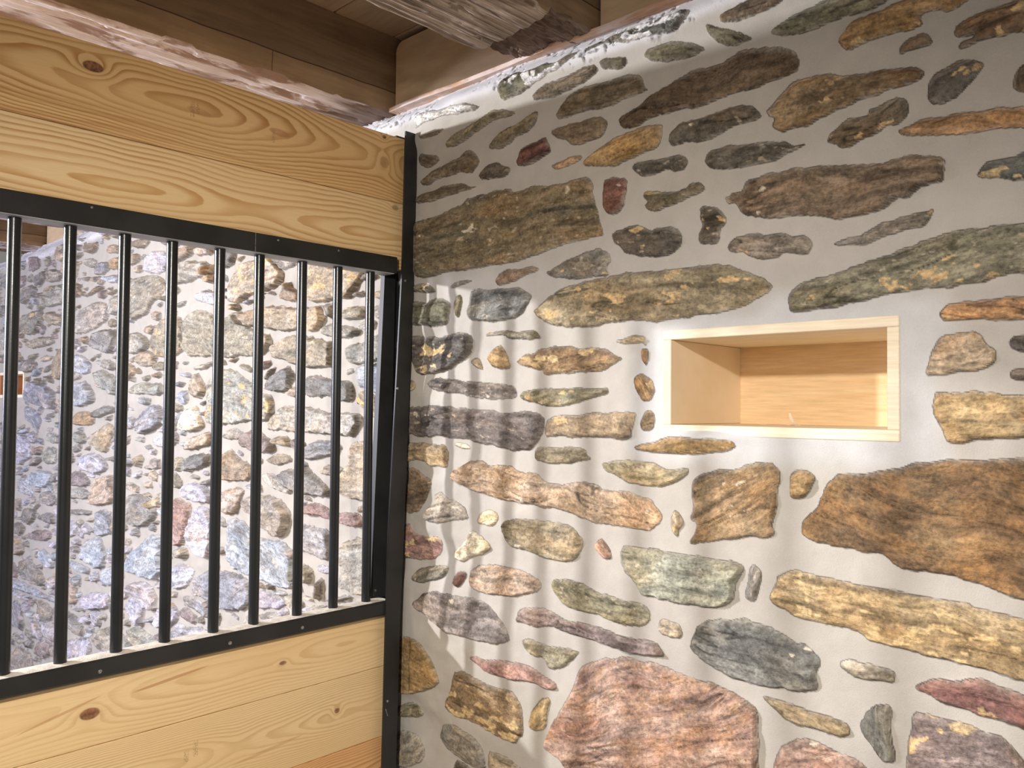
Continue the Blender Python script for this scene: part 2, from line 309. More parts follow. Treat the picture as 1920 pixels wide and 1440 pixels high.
br o 321,2173 318,2190 310,2203 292,2206 292,2157 312,2164
bd O 374,2036 366,2050 355,2061 337,2057 319,2060 293,2067 293,2019 319,2020 340,2028 359,2030
tn o 454,1714 448,1737 439,1761 429,1779 408,1780 384,1781 368,1775 363,1760 349,1751 346,1733 353,1725 365,1718 384,1713 404,1713 437,1710 450,1708
oy r 444,1657 442,1677 431,1682 411,1682 381,1685 346,1680 309,1677 280,1677 280,1608 324,1608 352,1605 375,1604 391,1600 407,1596 421,1601 425,1619 434,1635 442,1646
dk n 330,1760 324,1771 308,1772 279,1773 279,1743 312,1746 325,1752
pd n 329,1705 325,1717 308,1720 279,1720 280,1698 319,1700
"""
FAR_STONES = """
tw O 2803,2158 2755,2169 2699,2167 2622,2172 2577,2153 2546,2110 2545,2079 2589,2064 2656,2050 2735,2045 2799,2030 2849,2030 2859,2085 2861,2127
gy w 2577,2164 2512,2164 2419,2131 2447,2126 2532,2118 2562,2143
bd w 2942,2238 2847,2226 2830,2199 2871,2174 2939,2165
tn n 2529,2016 2515,2038 2473,2080 2458,2040 2416,2029 2429,2000
ty O 2358,2120 2273,2106 2210,2089 2150,2082 2056,2058 2089,2020 2118,1988 2147,1987 2208,1992 2270,1990 2315,1990 2349,2023 2357,2060
gy n 2083,1981 2055,2006 2032,1987
tn n 1999,1994 1934,1995 1912,1964 1976,1966
gt n 1998,1951 1923,1951 1911,1905 1975,1906 1997,1917
tn n 2790,1980 2718,1987 2626,2000 2493,1985 2409,1975 2297,1974 2277,1954 2282,1918 2327,1895 2394,1907 2491,1905 2578,1914 2654,1930 2781,1942
gt n 2271,1975 2221,1978 2208,1935 2239,1930
ge n 2153,1948 2083,1960 2043,1947 2048,1917 2123,1918 2159,1924
gs n 2275,1892 2244,1912 2176,1904 2111,1893 2064,1884 2093,1865 2134,1860 2212,1871 2262,1874
ge w 2575,1820 2562,1859 2511,1875 2462,1882 2359,1875 2294,1864 2224,1850 2205,1821 2204,1782 2279,1774 2357,1779 2432,1793 2488,1806
gs n 2109,1803 2098,1834 2047,1842 2003,1863 1927,1862 1926,1790 2001,1783 2091,1779
ge w 2934,1969 2849,1992 2791,1988 2765,1937 2716,1914 2607,1892 2614,1861 2651,1839 2729,1830 2827,1838 2885,1828 3027,1846 3148,1841 3206,1852 3268,1891 3251,1967 3213,2014 3070,2013 2978,1980
gt n 3189,1789 3146,1806 3026,1818 3025,1802 3108,1787
tn n 3202,1745 3155,1775 3115,1748 3072,1708 3117,1669 3180,1687 3210,1714
gn n 2825,1801 2743,1794 2711,1777 2719,1765 2775,1779
gs o 3023,1742 2935,1779 2841,1772 2799,1755 2725,1721 2661,1685 2601,1689 2584,1650 2583,1611 2613,1595 2689,1598 2785,1592 2927,1577 3016,1579
bd n 2601,1704 2587,1735 2544,1765 2487,1783 2448,1763 2454,1737 2470,1699 2571,1700
gy n 2632,1736 2611,1767 2559,1785 2588,1751
bd n 2362,1739 2303,1745 2259,1741 2196,1729 2113,1724 2106,1697 2117,1666 2170,1666 2226,1683 2282,1680 2347,1676
gt n 2585,1564 2568,1592 2511,1642 2420,1647 2307,1640 2224,1627 2134,1628 2070,1621 2081,1597 2103,1563 2156,1558 2235,1563 2418,1565
tn o 2071,1659 2049,1700 1999,1686 1955,1653 1943,1617 1997,1616 2054,1652
gt n 2908,1521 2884,1557 2817,1567 2767,1548 2774,1523
tn n 3192,1514 3069,1539 3015,1545 3013,1498 3132,1474 3210,1473
pu n 2750,1520 2735,1553 2657,1555 2566,1523 2565,1499 2601,1484 2685,1487 2741,1500
tn w 2558,1519 2537,1543 2459,1545 2451,1508 2522,1516
bg n 2361,1475 2356,1519 2285,1536 2216,1538 2167,1526 2172,1498 2215,1493 2316,1477
tn w 2113,1499 2108,1520 2085,1538 2040,1540 1941,1527 1938,1364 2047,1371 2104,1373 2164,1400 2141,1436 2101,1473
ge n 2601,1458 2564,1479 2485,1484 2449,1465 2498,1446 2563,1444
tb n 2931,1437 2864,1486 2796,1452 2715,1432 2713,1384 2826,1373 2928,1374
gt n 2637,1409 2577,1409 2518,1397 2461,1371 2467,1352 2546,1357 2636,1378
gy n 2511,1409 2463,1438 2407,1423 2328,1450 2295,1419 2225,1392 2224,1367 2312,1364 2419,1370 2482,1377
pt r 2934,1307 2901,1334 2792,1343 2760,1341 2798,1289 2822,1251 2898,1248 2933,1261
lp n 3213,1324 3156,1346 3024,1317 3022,1270 3124,1274 3211,1289
gt n 2750,1302 2695,1322 2589,1331 2516,1321 2458,1285 2464,1251 2491,1203 2556,1215 2646,1240 2741,1270
pr n 2357,1313 2312,1335 2248,1330 2174,1316 2080,1321 2034,1305 2045,1284 2125,1283 2247,1298 2337,1297
bg n 2375,1257 2323,1258 2221,1252 2207,1201 2219,1161 2294,1168 2373,1180
lb w 2879,1208 2821,1230 2739,1219 2675,1182 2584,1181 2497,1184 2440,1161 2432,1106 2430,1047 2521,1033 2580,1047 2717,1046 2840,1061 2876,1118
gt n 2159,1207 2095,1242 2033,1245 1956,1232 1954,1102 2030,1090 2109,1097 2122,1136 2152,1166
gn n 2372,1133 2299,1118 2324,1078 2363,1065
bg n 3110,938 3048,1007 2932,1024 2814,1028 2716,1019 2713,925 2893,893 3026,913 3090,915
lp n 2646,998 2578,1001 2470,982 2504,961 2644,937
gy n 2284,1035 2273,1097 2248,1090 2253,1043 2277,1018
bg n 2246,1030 2120,1068 2074,1069 2179,1035
bd n 3225,1408 3196,1441 3101,1458 3028,1462 3026,1419 3118,1397 3194,1386
ty n 3337,1430 3255,1434 3253,1384 3324,1378
pr r 3349,1251 3258,1267 3169,1248 3176,1195 3203,1130 3260,1084 3342,1088
lp n 3166,1178 3121,1248 3019,1245 3021,1066 3085,1062 3172,1090
lb n 3813,947 3682,1018 3592,1082 3459,1092 3461,915 3630,905 3810,903
lp n 3347,969 3277,1010 3158,1000 3166,951 3242,908 3344,915
gy n 3828,1230 3695,1251 3600,1239 3519,1199 3551,1158 3629,1121 3748,1113 3823,1131
ty n 3588,1226 3500,1266 3476,1221 3542,1204
tn n 3739,1405 3680,1435 3644,1410 3689,1366
gy n 3630,1367 3563,1414 3464,1419 3462,1377
tn n 3650,1303 3548,1324 3546,1289 3649,1288
lp n 4327,1332 4316,1398 4157,1411 4031,1375 4043,1343 4152,1313
pu n 4522,1236 4510,1299 4356,1314 4249,1272 4292,1244
gs n 4533,1167 4536,1212 4351,1232 4260,1211 4303,1183
pt n 4229,1181 4206,1269 4068,1305 3974,1316 3967,1193 4157,1166
gy n 4528,1089 4513,1112 4212,1135 4210,1111
bg n 4121,1038 4127,1137 4059,1149 3977,1136 3973,1054 4079,1027
lb n 4390,898 4304,974 4134,1015 4063,992 4044,891 4153,870 4328,878
lb n 4528,852 4387,854 4266,838 4294,813 4447,824
lp n 4299,650 4303,714 4132,752 3983,771 3992,703
lb n 5175,1221 5083,1277 4827,1280 4806,1234 4945,1188 5154,1197
lb n 5392,1149 5335,1217 5174,1202 5148,1123 5287,1125
gy n 5298,1009 5261,1051 5066,1056 5026,1023 5155,967 5275,973
gy n 4970,1028 4900,1059 4776,1059 4789,1005 4914,1010
gy n 5456,903 5439,957 5232,946 5308,881
pu n 5130,889 5076,944 4875,966 4785,946 4888,905
gy n 5315,715 5258,760 5100,763 4910,717 4889,672 5017,659 5211,679
lb n 5428,570 5412,630 5188,632 4940,628 4727,616 4726,599 4993,596 5223,583
gy n 5182,1315 5088,1351 4940,1358 5103,1294
gs n 4938,1334 4925,1407 4749,1414 4744,1338 4865,1325
gy n 5385,1832 5431,1879 5309,1901 5149,1883 5126,1839 5222,1825
pt n 5092,1894 5000,1918 4836,1897 4997,1878
ge n 5357,2000 5101,2019 4861,2010 4841,1975 5003,1965 5233,1962
lb n 4546,1847 4534,1898 4377,1886 4299,1840 4312,1801 4449,1804
gy n 4290,1933 4250,1991 4123,2005 3973,1991 3967,1887 4159,1905
tb n 4413,1977 4354,1991 4320,1942 4381,1953
gt n 4526,2017 4516,2114 4318,2138 4145,2141 4086,2093 4111,2047 4266,2019 4415,2006
gs n 4227,1859 4101,1863 3978,1841 3976,1809 4098,1812
lb n 4518,1664 4507,1732 4385,1764 4278,1729 4230,1664 4407,1636
gs n 3816,1700 3732,1739 3568,1741 3457,1735 3466,1688 3623,1694
bg n 3709,1536 3700,1591 3609,1635 3497,1650 3450,1580 3536,1550 3638,1519
tn n 3725,1843 3668,1885 3552,1871 3528,1831 3572,1814 3665,1821
ob n 4494,1545 4482,1596 4330,1614 4239,1583 4252,1550 4401,1541
gy n 4254,1588 4213,1621 4088,1643 3979,1628 3991,1612 4168,1584
ty n 4247,1463 4192,1519 4069,1559 3974,1545 3997,1472 4034,1419 4160,1445
wt o 3261,1561 3224,1629 3147,1643 3079,1587 3087,1556 3230,1544
gs n 3813,1881 3818,1967 3732,1967 3611,1917 3633,1893 3727,1877
gn w 3811,2079 3806,2205 3697,2214 3546,2203 3455,2151 3475,2110 3563,2094 3688,2045 3796,2032
lp n 3687,2252 3677,2301 3574,2317 3462,2294 3448,2231 3546,2217 3639,2232
rb w 3815,2389 3718,2390 3611,2371 3691,2342 3789,2360
gt w 3341,2205 3211,2227 3067,2205 3055,2152 3149,2157 3247,2144 3338,2149
ob n 3093,2156 3075,2184 3039,2198 3036,2124 3073,2127
tb n 3335,2297 3213,2290 3192,2260 3251,2240 3332,2231
pt n 3184,2282 3042,2268 3040,2233 3172,2244
bg w 4284,2308 4257,2337 4143,2341 4098,2287 4167,2273 4254,2288
ob n 4074,2343 3966,2341 3963,2283 4057,2288
lb n 4124,2258 4015,2262 3961,2241 3959,2215 4081,2227
tb n 4397,2444 4293,2458 4248,2435 4304,2398 4395,2410
gt n 4424,2379 4288,2369 4270,2323 4375,2334
tn n 4145,2379 4133,2415 3996,2397 3967,2357
gy n 4433,2278 4372,2289 4296,2270 4355,2259
pu n 5333,2467 5235,2495 5116,2468 5131,2413 5268,2408
gy n 5418,2240 5404,2318 5222,2327 5140,2275 5314,2225
gt w 4974,2321 4961,2387 4764,2360 4743,2310 4883,2312
tb n 4524,2236 4510,2269 4431,2244 4442,2189 4521,2196
tb n 4380,2178 4206,2223 4121,2209 4162,2192 4276,2186
"""

# ------------------------------------------------------------------ materials
def mat_wall():
    mt, nt, b = new_mat('stone_wall', 0.85, spec=0.3)
    at = nt.nodes.new('ShaderNodeAttribute'); at.attribute_name = 'col'
    al = nt.nodes.new('ShaderNodeAttribute'); al.attribute_name = 'loc'
    am = nt.nodes.new('ShaderNodeAttribute'); am.attribute_name = 'msk'
    col = S(nt, at.outputs['Color']); msk = S(nt, am.outputs['Fac'])
    sp = nt.nodes.new('ShaderNodeSeparateXYZ'); nt.links.new(al.outputs['Vector'], sp.inputs[0])
    u, v, w = (S(nt, sp.outputs[i]) for i in range(3))
    st = comb(nt, u*18.0, v*58.0, w)
    st2 = comb(nt, u*85.0, v*170.0, w)
    n1 = noise(nt, st, 1.0, 5, 0.62, 0.6); n2 = noise(nt, st2, 1.0, 4, 0.7, 0.4)
    x, y, z, p = pos(nt)
    n3 = noise(nt, p, 160.0, 3, 0.6); n4 = noise(nt, p, 22.0, 4, 0.55); n5 = noise(nt, p, 420.0, 2, 0.5)
    streak = (n1*1.15 + n2*1.0 + n3*0.95 - 0.95)           # around 0.6
    f_st = streak.step(0.1, 1.05)*1.05 + 0.46
    f_mo = (n4*0.22 + n5*0.16 + 0.81)
    f = f_st*msk + f_mo*(msk*(-1.0)+1.0)
    fc = comb(nt, f, f, f)
    c = mixc(nt, 1.0, col, fc, 'MULTIPLY')
    # warm / cool drift inside the stones
    n6 = noise(nt, st, 0.35, 3, 0.5)
    warm = mixc(nt, 1.0, c, (1.08, 0.99, 0.88), 'MULTIPLY')
    c = mixc(nt, n6.step(0.45, 0.68)*msk*0.8, c, warm)
    setc(nt, b, c)
    h = (n1*0.9 + n2*0.5 + n3*0.25)*msk + (n5*0.12 + n4*0.15)*(msk*(-1.0)+1.0)
    bump(nt, b, h, 0.9, 0.0055)
    return mt

def mat_pine(name, v0, dmin, ringw, knots, light, dark, seed, tint=1.0, lat=1.0, minima=(), stamps=(), reds=(), dense=None):
    """flat-sawn board: rings = sqrt((v-v0)^2 + d(u)^2); minima of d make closed cathedral loops"""
    mt, nt, b = new_mat(name, 0.5, spec=0.35)
    x, y, z, p = pos(nt)
    dn = noise(nt, comb(nt, x*1.7, seed, 0.0), 1.0, 2, 0.4)
    d = dn*0.10 + dmin
    for (mu, su, dep) in minima:
        g = (((x-mu)/su).pow(2.0).neg()).exp()
        d = d*(g*(-dep)+1.0)
    dv = (noise(nt, comb(nt, x*2.2, z*5.0, seed+3.0), 1.0, 3, 0.5) - 0.5)*0.055
    vv = z - v0 + dv
    r = (vv*vv + d*d).sqrt()
    ring = r/ringw*(r*5.0+0.6)
    kd = None
    for (ku, kv, su, sv, amp, dk) in knots:
        q = ((x-ku)/su).pow(2.0) + ((z-kv)/sv).pow(2.0)
        g = (q*(-0.22)).exp()
        ring = ring + g*amp
        e = q.step(1.25, 0.75)*dk
        # halo
        e = e + (q*(-0.5)).exp()*0.18*dk
        kd = e if kd is None else kd + e
    ring = ring + noise(nt, comb(nt, x*9.0, z*60.0, seed), 1.0, 3, 0.5)*0.35
    fr = ring.frac()
    late = fr.step(0.35, 0.88)*(fr.step(1.0, 0.93))
    wn = noise(nt, comb(nt, x*3.0, z*14.0, seed+7.0), 1.0, 3, 0.5).step(0.3, 0.7)*0.5+0.5
    fine = noise(nt, comb(nt, x*14.0, z*420.0, seed), 1.0, 3, 0.6)
    c = mixc(nt, (late*wn*lat).clamp(), light, dark)
    ff = fine*0.28+0.86
    c = mixc(nt, 1.0, c, comb(nt, ff, ff, ff), 'MULTIPLY')
    big = noise(nt, comb(nt, x*1.5, z*3.0, seed+11.0), 1.0, 2, 0.5).step(0.35, 0.7)
    c = mixc(nt, big*0.35, c, tuple(a*k for a, k in zip(light, (0.9, 0.78, 0.6))))
    if dense:
        dk_ = noise(nt, comb(nt, x*1.3, (z+dv)*55.0, seed+15.0), 1.0, 4, 0.6).step(0.47, 0.62)
        c = mixc(nt, dk_*z.step(dense[0], dense[1])*0.55, c, (0.40, 0.175, 0.05))
    if kd is not None:
        kn = noise(nt, p, 90.0, 3, 0.6).step(0.3, 0.7)
        kc = mixc(nt, kn, (0.13, 0.06, 0.03), (0.34, 0.15, 0.07))
        c = mixc(nt, kd.clamp(), c, kc)
    for (ru, rv, su, sv, slope, amt) in reds:     # resin streaks
        q = ((x-ru)/su).pow(2.0) + ((z-rv-(x-ru)*slope)/sv).pow(2.0)
        c = mixc(nt, q.step(1.2, 0.7)*amt, c, (0.42, 0.17, 0.07))
    for (tu, tv, w_, h_) in stamps:               # faded mill stamps, unreadable
        inx = ((x-tu).abs()).step(w_*1.1, w_*0.8); inz = ((z-tv).abs()).step(h_*1.1, h_*0.8)
        gl = noise(nt, comb(nt, x*330.0, z*520.0, 2.0), 1.0, 1, 0.4).step(0.50, 0.58)
        c = mixc(nt, inx*inz*gl*0.5, c, (0.12, 0.09, 0.06))
    setc(nt, b, c)
    bump(nt, b, fine*0.3+late*0.3, 0.25, 0.001)
    return mt

def mat_old(name, ca, cb, grain=(2.0, 60.0), axis='x', patch=None, patch_amt=0.0, bstr=0.6, patch_scale=6.0, p_lo=0.42, p_hi=0.56):
    mt, nt, b = new_mat(name, 0.85, spec=0.2)
    x, y, z, p = pos(nt)
    if axis == 'x': g = comb(nt, x*grain[0], y*grain[1], z*grain[1])
    elif axis == 'y': g = comb(nt, x*grain[1], y*grain[0], z*grain[1])
    n1 = noise(nt, g, 1.0, 5, 0.6, 0.8); n2 = noise(nt, p, 3.5, 4, 0.55); n3 = noise(nt, g, 4.0, 3, 0.6)
    c = mixc(nt, (n1*0.9+n2*0.6-0.3).step(0.15, 0.8), ca, cb)
    k = n3*0.5+0.72
    c = mixc(nt, 1.0, c, comb(nt, k, k, k), 'MULTIPLY')
    if patch:
        if axis == 'x': g2 = comb(nt, x*1.0, y*3.0, z*3.0)
        else: g2 = comb(nt, x*3.0, y*1.0, z*3.0)
        n4 = noise(nt, g2, patch_scale, 5, 0.62, 0.5)
        c = mixc(nt, n4.step(p_lo, p_hi)*patch_amt, c, patch)
    setc(nt, b, c)
    bump(nt, b, n1*0.8+n3*0.3+n2*0.2, bstr, 0.006)
    return mt

def mat_plain(name, ca, cb, scale=8.0, rough=0.8, bstr=0.3, spec=0.4, metal=0.0, bs=60.0):
    mt, nt, b = new_mat(name, rough, metal, spec)
    x, y, z, p = pos(nt)
    n = noise(nt, p, scale, 4, 0.55)
    setc(nt, b, mixc(nt, n.step(0.35, 0.65), ca, cb))
    bump(nt, b, noise(nt, p, bs, 3, 0.5), bstr, 0.002)
    return mt

M_wall = mat_wall()
L1, D1 = (0.82, 0.545, 0.255), (0.44, 0.205, 0.06)
L2, D2 = (0.80, 0.585, 0.32), (0.55, 0.34, 0.14)
M_b1 = mat_pine('pine_top', 2.345, 0.03, 0.0120, [(0.634, 2.369, 0.021, 0.011, 3.0, 1.0), (1.408, 2.408, 0.006, 0.005, 1.5, .9), (1.41, 2.337, 0.016, 0.016, 2.0, .35)],
                L1, D1, 1.3, minima=[(0.86, 0.22, 0.5)], dense=(2.305, 2.26), stamps=[(0.853, 2.338, 0.006, 0.020), (0.866, 2.343, 0.004, 0.014), (1.062, 2.325, 0.004, 0.018)], reds=[(1.08, 2.338, .03, .009, -.05, .5), (0.87, 2.335, .03, .009, -.1, .35)])
M_b2 = mat_pine('pine_upper', 2.132, -0.02, 0.0135, [(1.45, 2.215, 0.012, 0.007, 1.5, .5)], (0.87, 0.63, 0.34), (0.56, 0.295, 0.10), 4.1, minima=[(0.69, 0.16, 0.8), (1.356, 0.10, 0.85)])
M_b3 = mat_pine('pine_lower', 1.02, 0.0, 0.0105, [(0.657, 0.997, 0.020, 0.012, 2.2, 0.85), (1.113, 1.004, 0.010, 0.005, 1.2, .7)], L2, D2, 8.7, lat=0.55,
                minima=[(0.95, 0.2, 0.5), (1.3, 0.2, 0.8)], reds=[(0.83, 1.030, .085, .0035, .12, .6), (0.60, 1.01, .08, .003, .25, .45), (0.69, 0.987, .022, .012, -.5, .0)])
M_b4 = mat_pine('pine_lower_mid', 0.83, 0.01, 0.0055, [(1.277, 0.843, 0.008, 0.007, 2.0, 0.8)], L2, (0.52, 0.34, 0.15), 12.9, lat=0.75,
                stamps=[(0.890, 0.857, 0.006, 0.018), (0.868, 0.845, 0.006, 0.014)], reds=[(1.08, 0.80, .10, .004, .1, .3)])
M_b5 = mat_pine('pine_reddish', 0.64, 0.02, 0.0075, [], (0.74, 0.44, 0.2), (0.48, 0.2, 0.07), 17.2)
M_b6 = mat_pine('pine_base', 0.45, 0.0, 0.008, [], L2, D2, 21.0)
M_b7 = mat_pine('pine_foot', 0.2, 0.03, 0.008, [], L2, D2, 25.0)
M_niche = mat_old('niche_plywood', (0.78, 0.53, 0.28), (0.88, 0.66, 0.42), (3.0, 45.0), 'y', bstr=0.15)
M_nfr = mat_old('niche_pine', (0.86, 0.72, 0.52), (0.93, 0.82, 0.64), (3.0, 50.0), 'y', bstr=0.15)
M_nside = mat_plain('niche_side_ply', (0.80, 0.63, 0.42), (0.86, 0.70, 0.50), 7.0, 0.7, 0.1)
M_beamface = mat_old('old_beam_face', (0.23, 0.15, 0.085), (0.46, 0.32, 0.185), (1.5, 14.0), 'x', bstr=0.5)
def beam_cracks():
    nt = M_beamface.node_tree; b = nt.nodes['Principled BSDF']
    src = S(nt, b.inputs['Base Color'].links[0].from_socket)
    x, y, z, p = pos(nt)
    zl = z - 2.612 + (noise(nt, comb(nt, x*3.0, 0.0, 0.0), 1.0, 3, 0.5)-0.5)*0.02
    up = zl.step(-0.002, 0.002)
    c = mixc(nt, up*0.38, src, (0.075, 0.042, 0.022))
    ln = zl.abs().step(0.0022, 0.0008)
    c = mixc(nt, ln*0.85, c, (0.02, 0.012, 0.008))
    xl = (x - 1.138 + (noise(nt, comb(nt, z*14.0, 0.0, 4.0), 1.0, 2, 0.5)-0.5)*0.012).abs().step(0.0016, 0.0006)
    c = mixc(nt, xl*(zl.step(0.0, -0.004))*0.8, c, (0.02, 0.012, 0.008))
    setc(nt, b, c)
beam_cracks()
M_beamwhite = mat_old('limewashed_wood', (0.50, 0.42, 0.38), (0.78, 0.72, 0.74), (3.0, 50.0), 'x', patch=(0.26, 0.16, 0.11), patch_amt=0.9, patch_scale=5.0, p_lo=0.50, p_hi=0.60)
M_beamgroove = mat_old('weathered_wood', (0.035, 0.02, 0.014), (0.86, 0.68, 0.54), (2.0, 95.0), 'x', patch=(0.15, 0.085, 0.05), patch_amt=0.8, patch_scale=3.0, p_lo=0.52, p_hi=0.64, bstr=1.0)
def white_to_rot():
    nt = M_beamwhite.node_tree; b = nt.nodes['Principled BSDF']
    src = S(nt, b.inputs['Base Color'].links[0].from_socket)
    x, y, z, p = pos(nt)
    n = noise(nt, comb(nt, x*4.0, y*45.0, 0.0), 1.0, 4, 0.6)
    k = (x.step(1.05, 1.6)*0.8*(y.step(2.6, 2.4)) + n*0.9 - 0.83).step(0.0, 0.3)
    setc(nt, b, mixc(nt, k*0.85, src, (0.14, 0.085, 0.055)))
white_to_rot()
M_beamend = mat_old('rotten_beam_end', (0.08, 0.045, 0.03), (0.36, 0.25, 0.18), (5.0, 110.0), 'x', bstr=1.0)
M_plank = mat_old('ceiling_plank', (0.30, 0.20, 0.115), (0.48, 0.34, 0.21), (1.2, 16.0), 'y', bstr=0.4)
M_block = mat_old('blocking_wood', (0.56, 0.40, 0.24), (0.66, 0.49, 0.31), (2.0, 10.0), 'y', bstr=0.2)
M_plate = mat_old('plate_wood', (0.46, 0.27, 0.17), (0.66, 0.44, 0.30), (4.0, 60.0), 'y', patch=(0.66, 0.56, 0.52), patch_amt=0.7, patch_scale=4.0)
M_steel = mat_plain('black_powder_coat', (0.012, 0.013, 0.013), (0.018, 0.019, 0.02), 5.0, 0.24, 0.05, 0.5, bs=300.0)
M_steelm = mat_plain('black_steel_matt', (0.016, 0.016, 0.015), (0.026, 0.025, 0.024), 6.0, 0.5, 0.08, 0.45, bs=300.0)
M_screw = mat_plain('zinc_screw', (0.35, 0.34, 0.33), (0.6, 0.58, 0.55), 200.0, 0.35, 0.1, 0.5, 0.9)
M_dust = mat_plain('sawdust', (0.62, 0.57, 0.50), (0.76, 0.71, 0.64), 60.0, 0.95, 0.6, 0.1, bs=400.0)
M_floor = mat_plain('concrete_floor', (0.34, 0.32, 0.29), (0.42, 0.40, 0.37), 3.0, 0.85, 0.4)
M_chip = mat_plain('shaving', (0.93, 0.78, 0.62), (0.95, 0.82, 0.68), 80.0, 0.7, 0.1)

# ------------------------------------------------------------------ stone wall (relief mesh)
PAL = dict(br=((.150,.115,.080),(.205,.165,.120)), dk=((.085,.075,.065),(.155,.135,.115)), db=((.105,.075,.050),(.150,.110,.075)),
    gn=((.170,.160,.115),(.290,.260,.190)), gd=((.120,.115,.085),(.190,.175,.130)), gb=((.145,.130,.090),(.240,.175,.105)),
    gy=((.150,.140,.130),(.300,.275,.250)), gt=((.260,.230,.190),(.420,.370,.310)), gs=((.240,.238,.205),(.375,.365,.315)),
    ge=((.210,.175,.115),(.400,.340,.250)), rd=((.130,.060,.050),(.210,.110,.095)), rb=((.150,.105,.074),(.265,.192,.135)),
    bd=((.080,.080,.080),(.210,.203,.195)), bs=((.095,.094,.092),(.240,.232,.220)), bg=((.160,.170,.210),(.330,.320,.350)),
    tn=((.250,.185,.115),(.470,.370,.260)), tb=((.175,.120,.070),(.310,.215,.130)), tp=((.300,.215,.140),(.520,.390,.290)),
    ob=((.270,.170,.075),(.440,.290,.150)), oy=((.300,.215,.115),(.480,.360,.215)), **{'or':((.400,.225,.120),(.520,.330,.190))},
    pd=((.080,.068,.066),(.200,.170,.158)), pu=((.160,.115,.115),(.320,.250,.250)), pr=((.210,.105,.095),(.400,.250,.220)),
    pk=((.300,.170,.135),(.490,.345,.290)), pt=((.330,.240,.180),(.500,.400,.330)), gp=((.190,.170,.165),(.350,.315,.300)),
    bp=((.130,.085,.050),(.260,.170,.085)), wt=((.550,.450,.290),(.820,.760,.660)), mw=((.400,.370,.340),(.700,.680,.680)),
    ty=((.300,.240,.150),(.500,.410,.280)), tw=((.400,.310,.200),(.620,.520,.390)), st=((.130,.105,.070),(.330,.260,.170)),
    lb=((.260,.295,.350),(.430,.455,.500)), lp=((.330,.310,.380),(.520,.490,.540)))
ACC = dict(n=None, w=((.60,.51,.39),.007), o=((.55,.38,.19),.07), O=((.60,.44,.23),.16), q=((.72,.70,.70),.30), r=((.46,.25,.10),.18))
MORT = np.array((.445,.410,.362))
yy = np.concatenate([np.arange(-0.9, 0.28, 0.012), np.arange(0.28, 1.98, 0.0023), np.arange(1.98, 3.1, 0.0042), np.arange(3.1, 5.6, 0.0085), np.arange(5.6, 7.01, 0.03)])
zz = np.concatenate([np.arange(0.0, 0.56, 0.012), np.arange(0.56, 2.5601, 0.0026)])
Yg, Zg = np.meshgrid(yy, zz)      # rows z
NZ, NY = Yg.shape
near = 1-sst(1.85, 2.05, Yg)
# mortar undulation: a few centimetres near the post, calmer elsewhere
H = (fbm(Yg*4, Zg*9, 5, 3)-.5)*0.030*(0.35+0.9*sst(1.25, 1.75, Yg)*near + 0.9*(1-near)) + (fbm(Yg*22, Zg*22, 9, 3)-.5)*0.003
mc = fbm(Yg*5, Zg*7, 21, 4)
C = MORT[None, None, :]*(0.90+0.2*mc[..., None])*(1-0.06*(1-near[..., None]))
grey = np.array((.55,.54,.525))
# fresh, whiter mortar round the niche
ex = np.maximum(np.abs(Yg-0.74)-0.28, 0); ez = np.maximum(np.abs(Zg-1.70)-0.12, 0)
fresh = 1-sst(0.0, 0.07, np.hypot(ex, ez)+(fbm(Yg*14, Zg*14, 33, 3)-.5)*0.06)
C = C*(1-fresh[..., None]) + (grey*(0.92+0.14*mc[..., None]))*fresh[..., None]
# pitted band along the wall head, painted paler for light over the boards
bandn = (fbm(Yg*7, Zg*10, 61, 4)-.5)*0.05
band = sst(2.455, 2.485, Zg+bandn*0.8)
pit = sst(0.60, 0.66, fbm(Yg*95, Zg*95, 71, 3))*sst(0.45, .62, fbm(Yg*9, Zg*22, 73, 3))
C = C*(1-band[..., None]) + (np.array((.66,.645,.65))*(0.88+0.2*mc[..., None])*(1-0.5*pit[..., None]))*band[..., None]
H = H + band*(0.004-0.006*pit) - 0.055*sst(2.47, 2.56, Zg)**1.3
MSK = np.zeros_like(Yg); LOC = np.zeros(Yg.shape+(3,)); LOC[..., 0] = Yg; LOC[..., 1] = Zg
rng = np.random.RandomState(7)

def smooth_poly(p):
    q = 0.8*p+0.2*np.roll(p, -1, 0); r = 0.2*p+0.8*np.roll(p, -1, 0)
    out = np.empty((len(p)*2, 2)); out[0::2] = q; out[1::2] = r; return out
def sdist(px, py, poly):
    d2 = np.full(px.shape, 1e9); ins = np.zeros(px.shape, bool); n = len(poly)
    for i in range(n):
        ax, ay = poly[i]; bx, by = poly[(i+1) % n]; ex_, ey = bx-ax, by-ay
        L = ex_*ex_+ey*ey+1e-12
        t = np.clip(((px-ax)*ex_+(py-ay)*ey)/L, 0, 1)
        d2 = np.minimum(d2, (px-ax-t*ex_)**2+(py-ay-t*ey)**2)
        c = ((ay > py) != (by > py)) & (px < (bx-ax)*(py-ay)/((by-ay) if by != ay else 1e-12)+ax)
        ins ^= c
    return np.where(ins, 1, -1)*np.sqrt(d2)

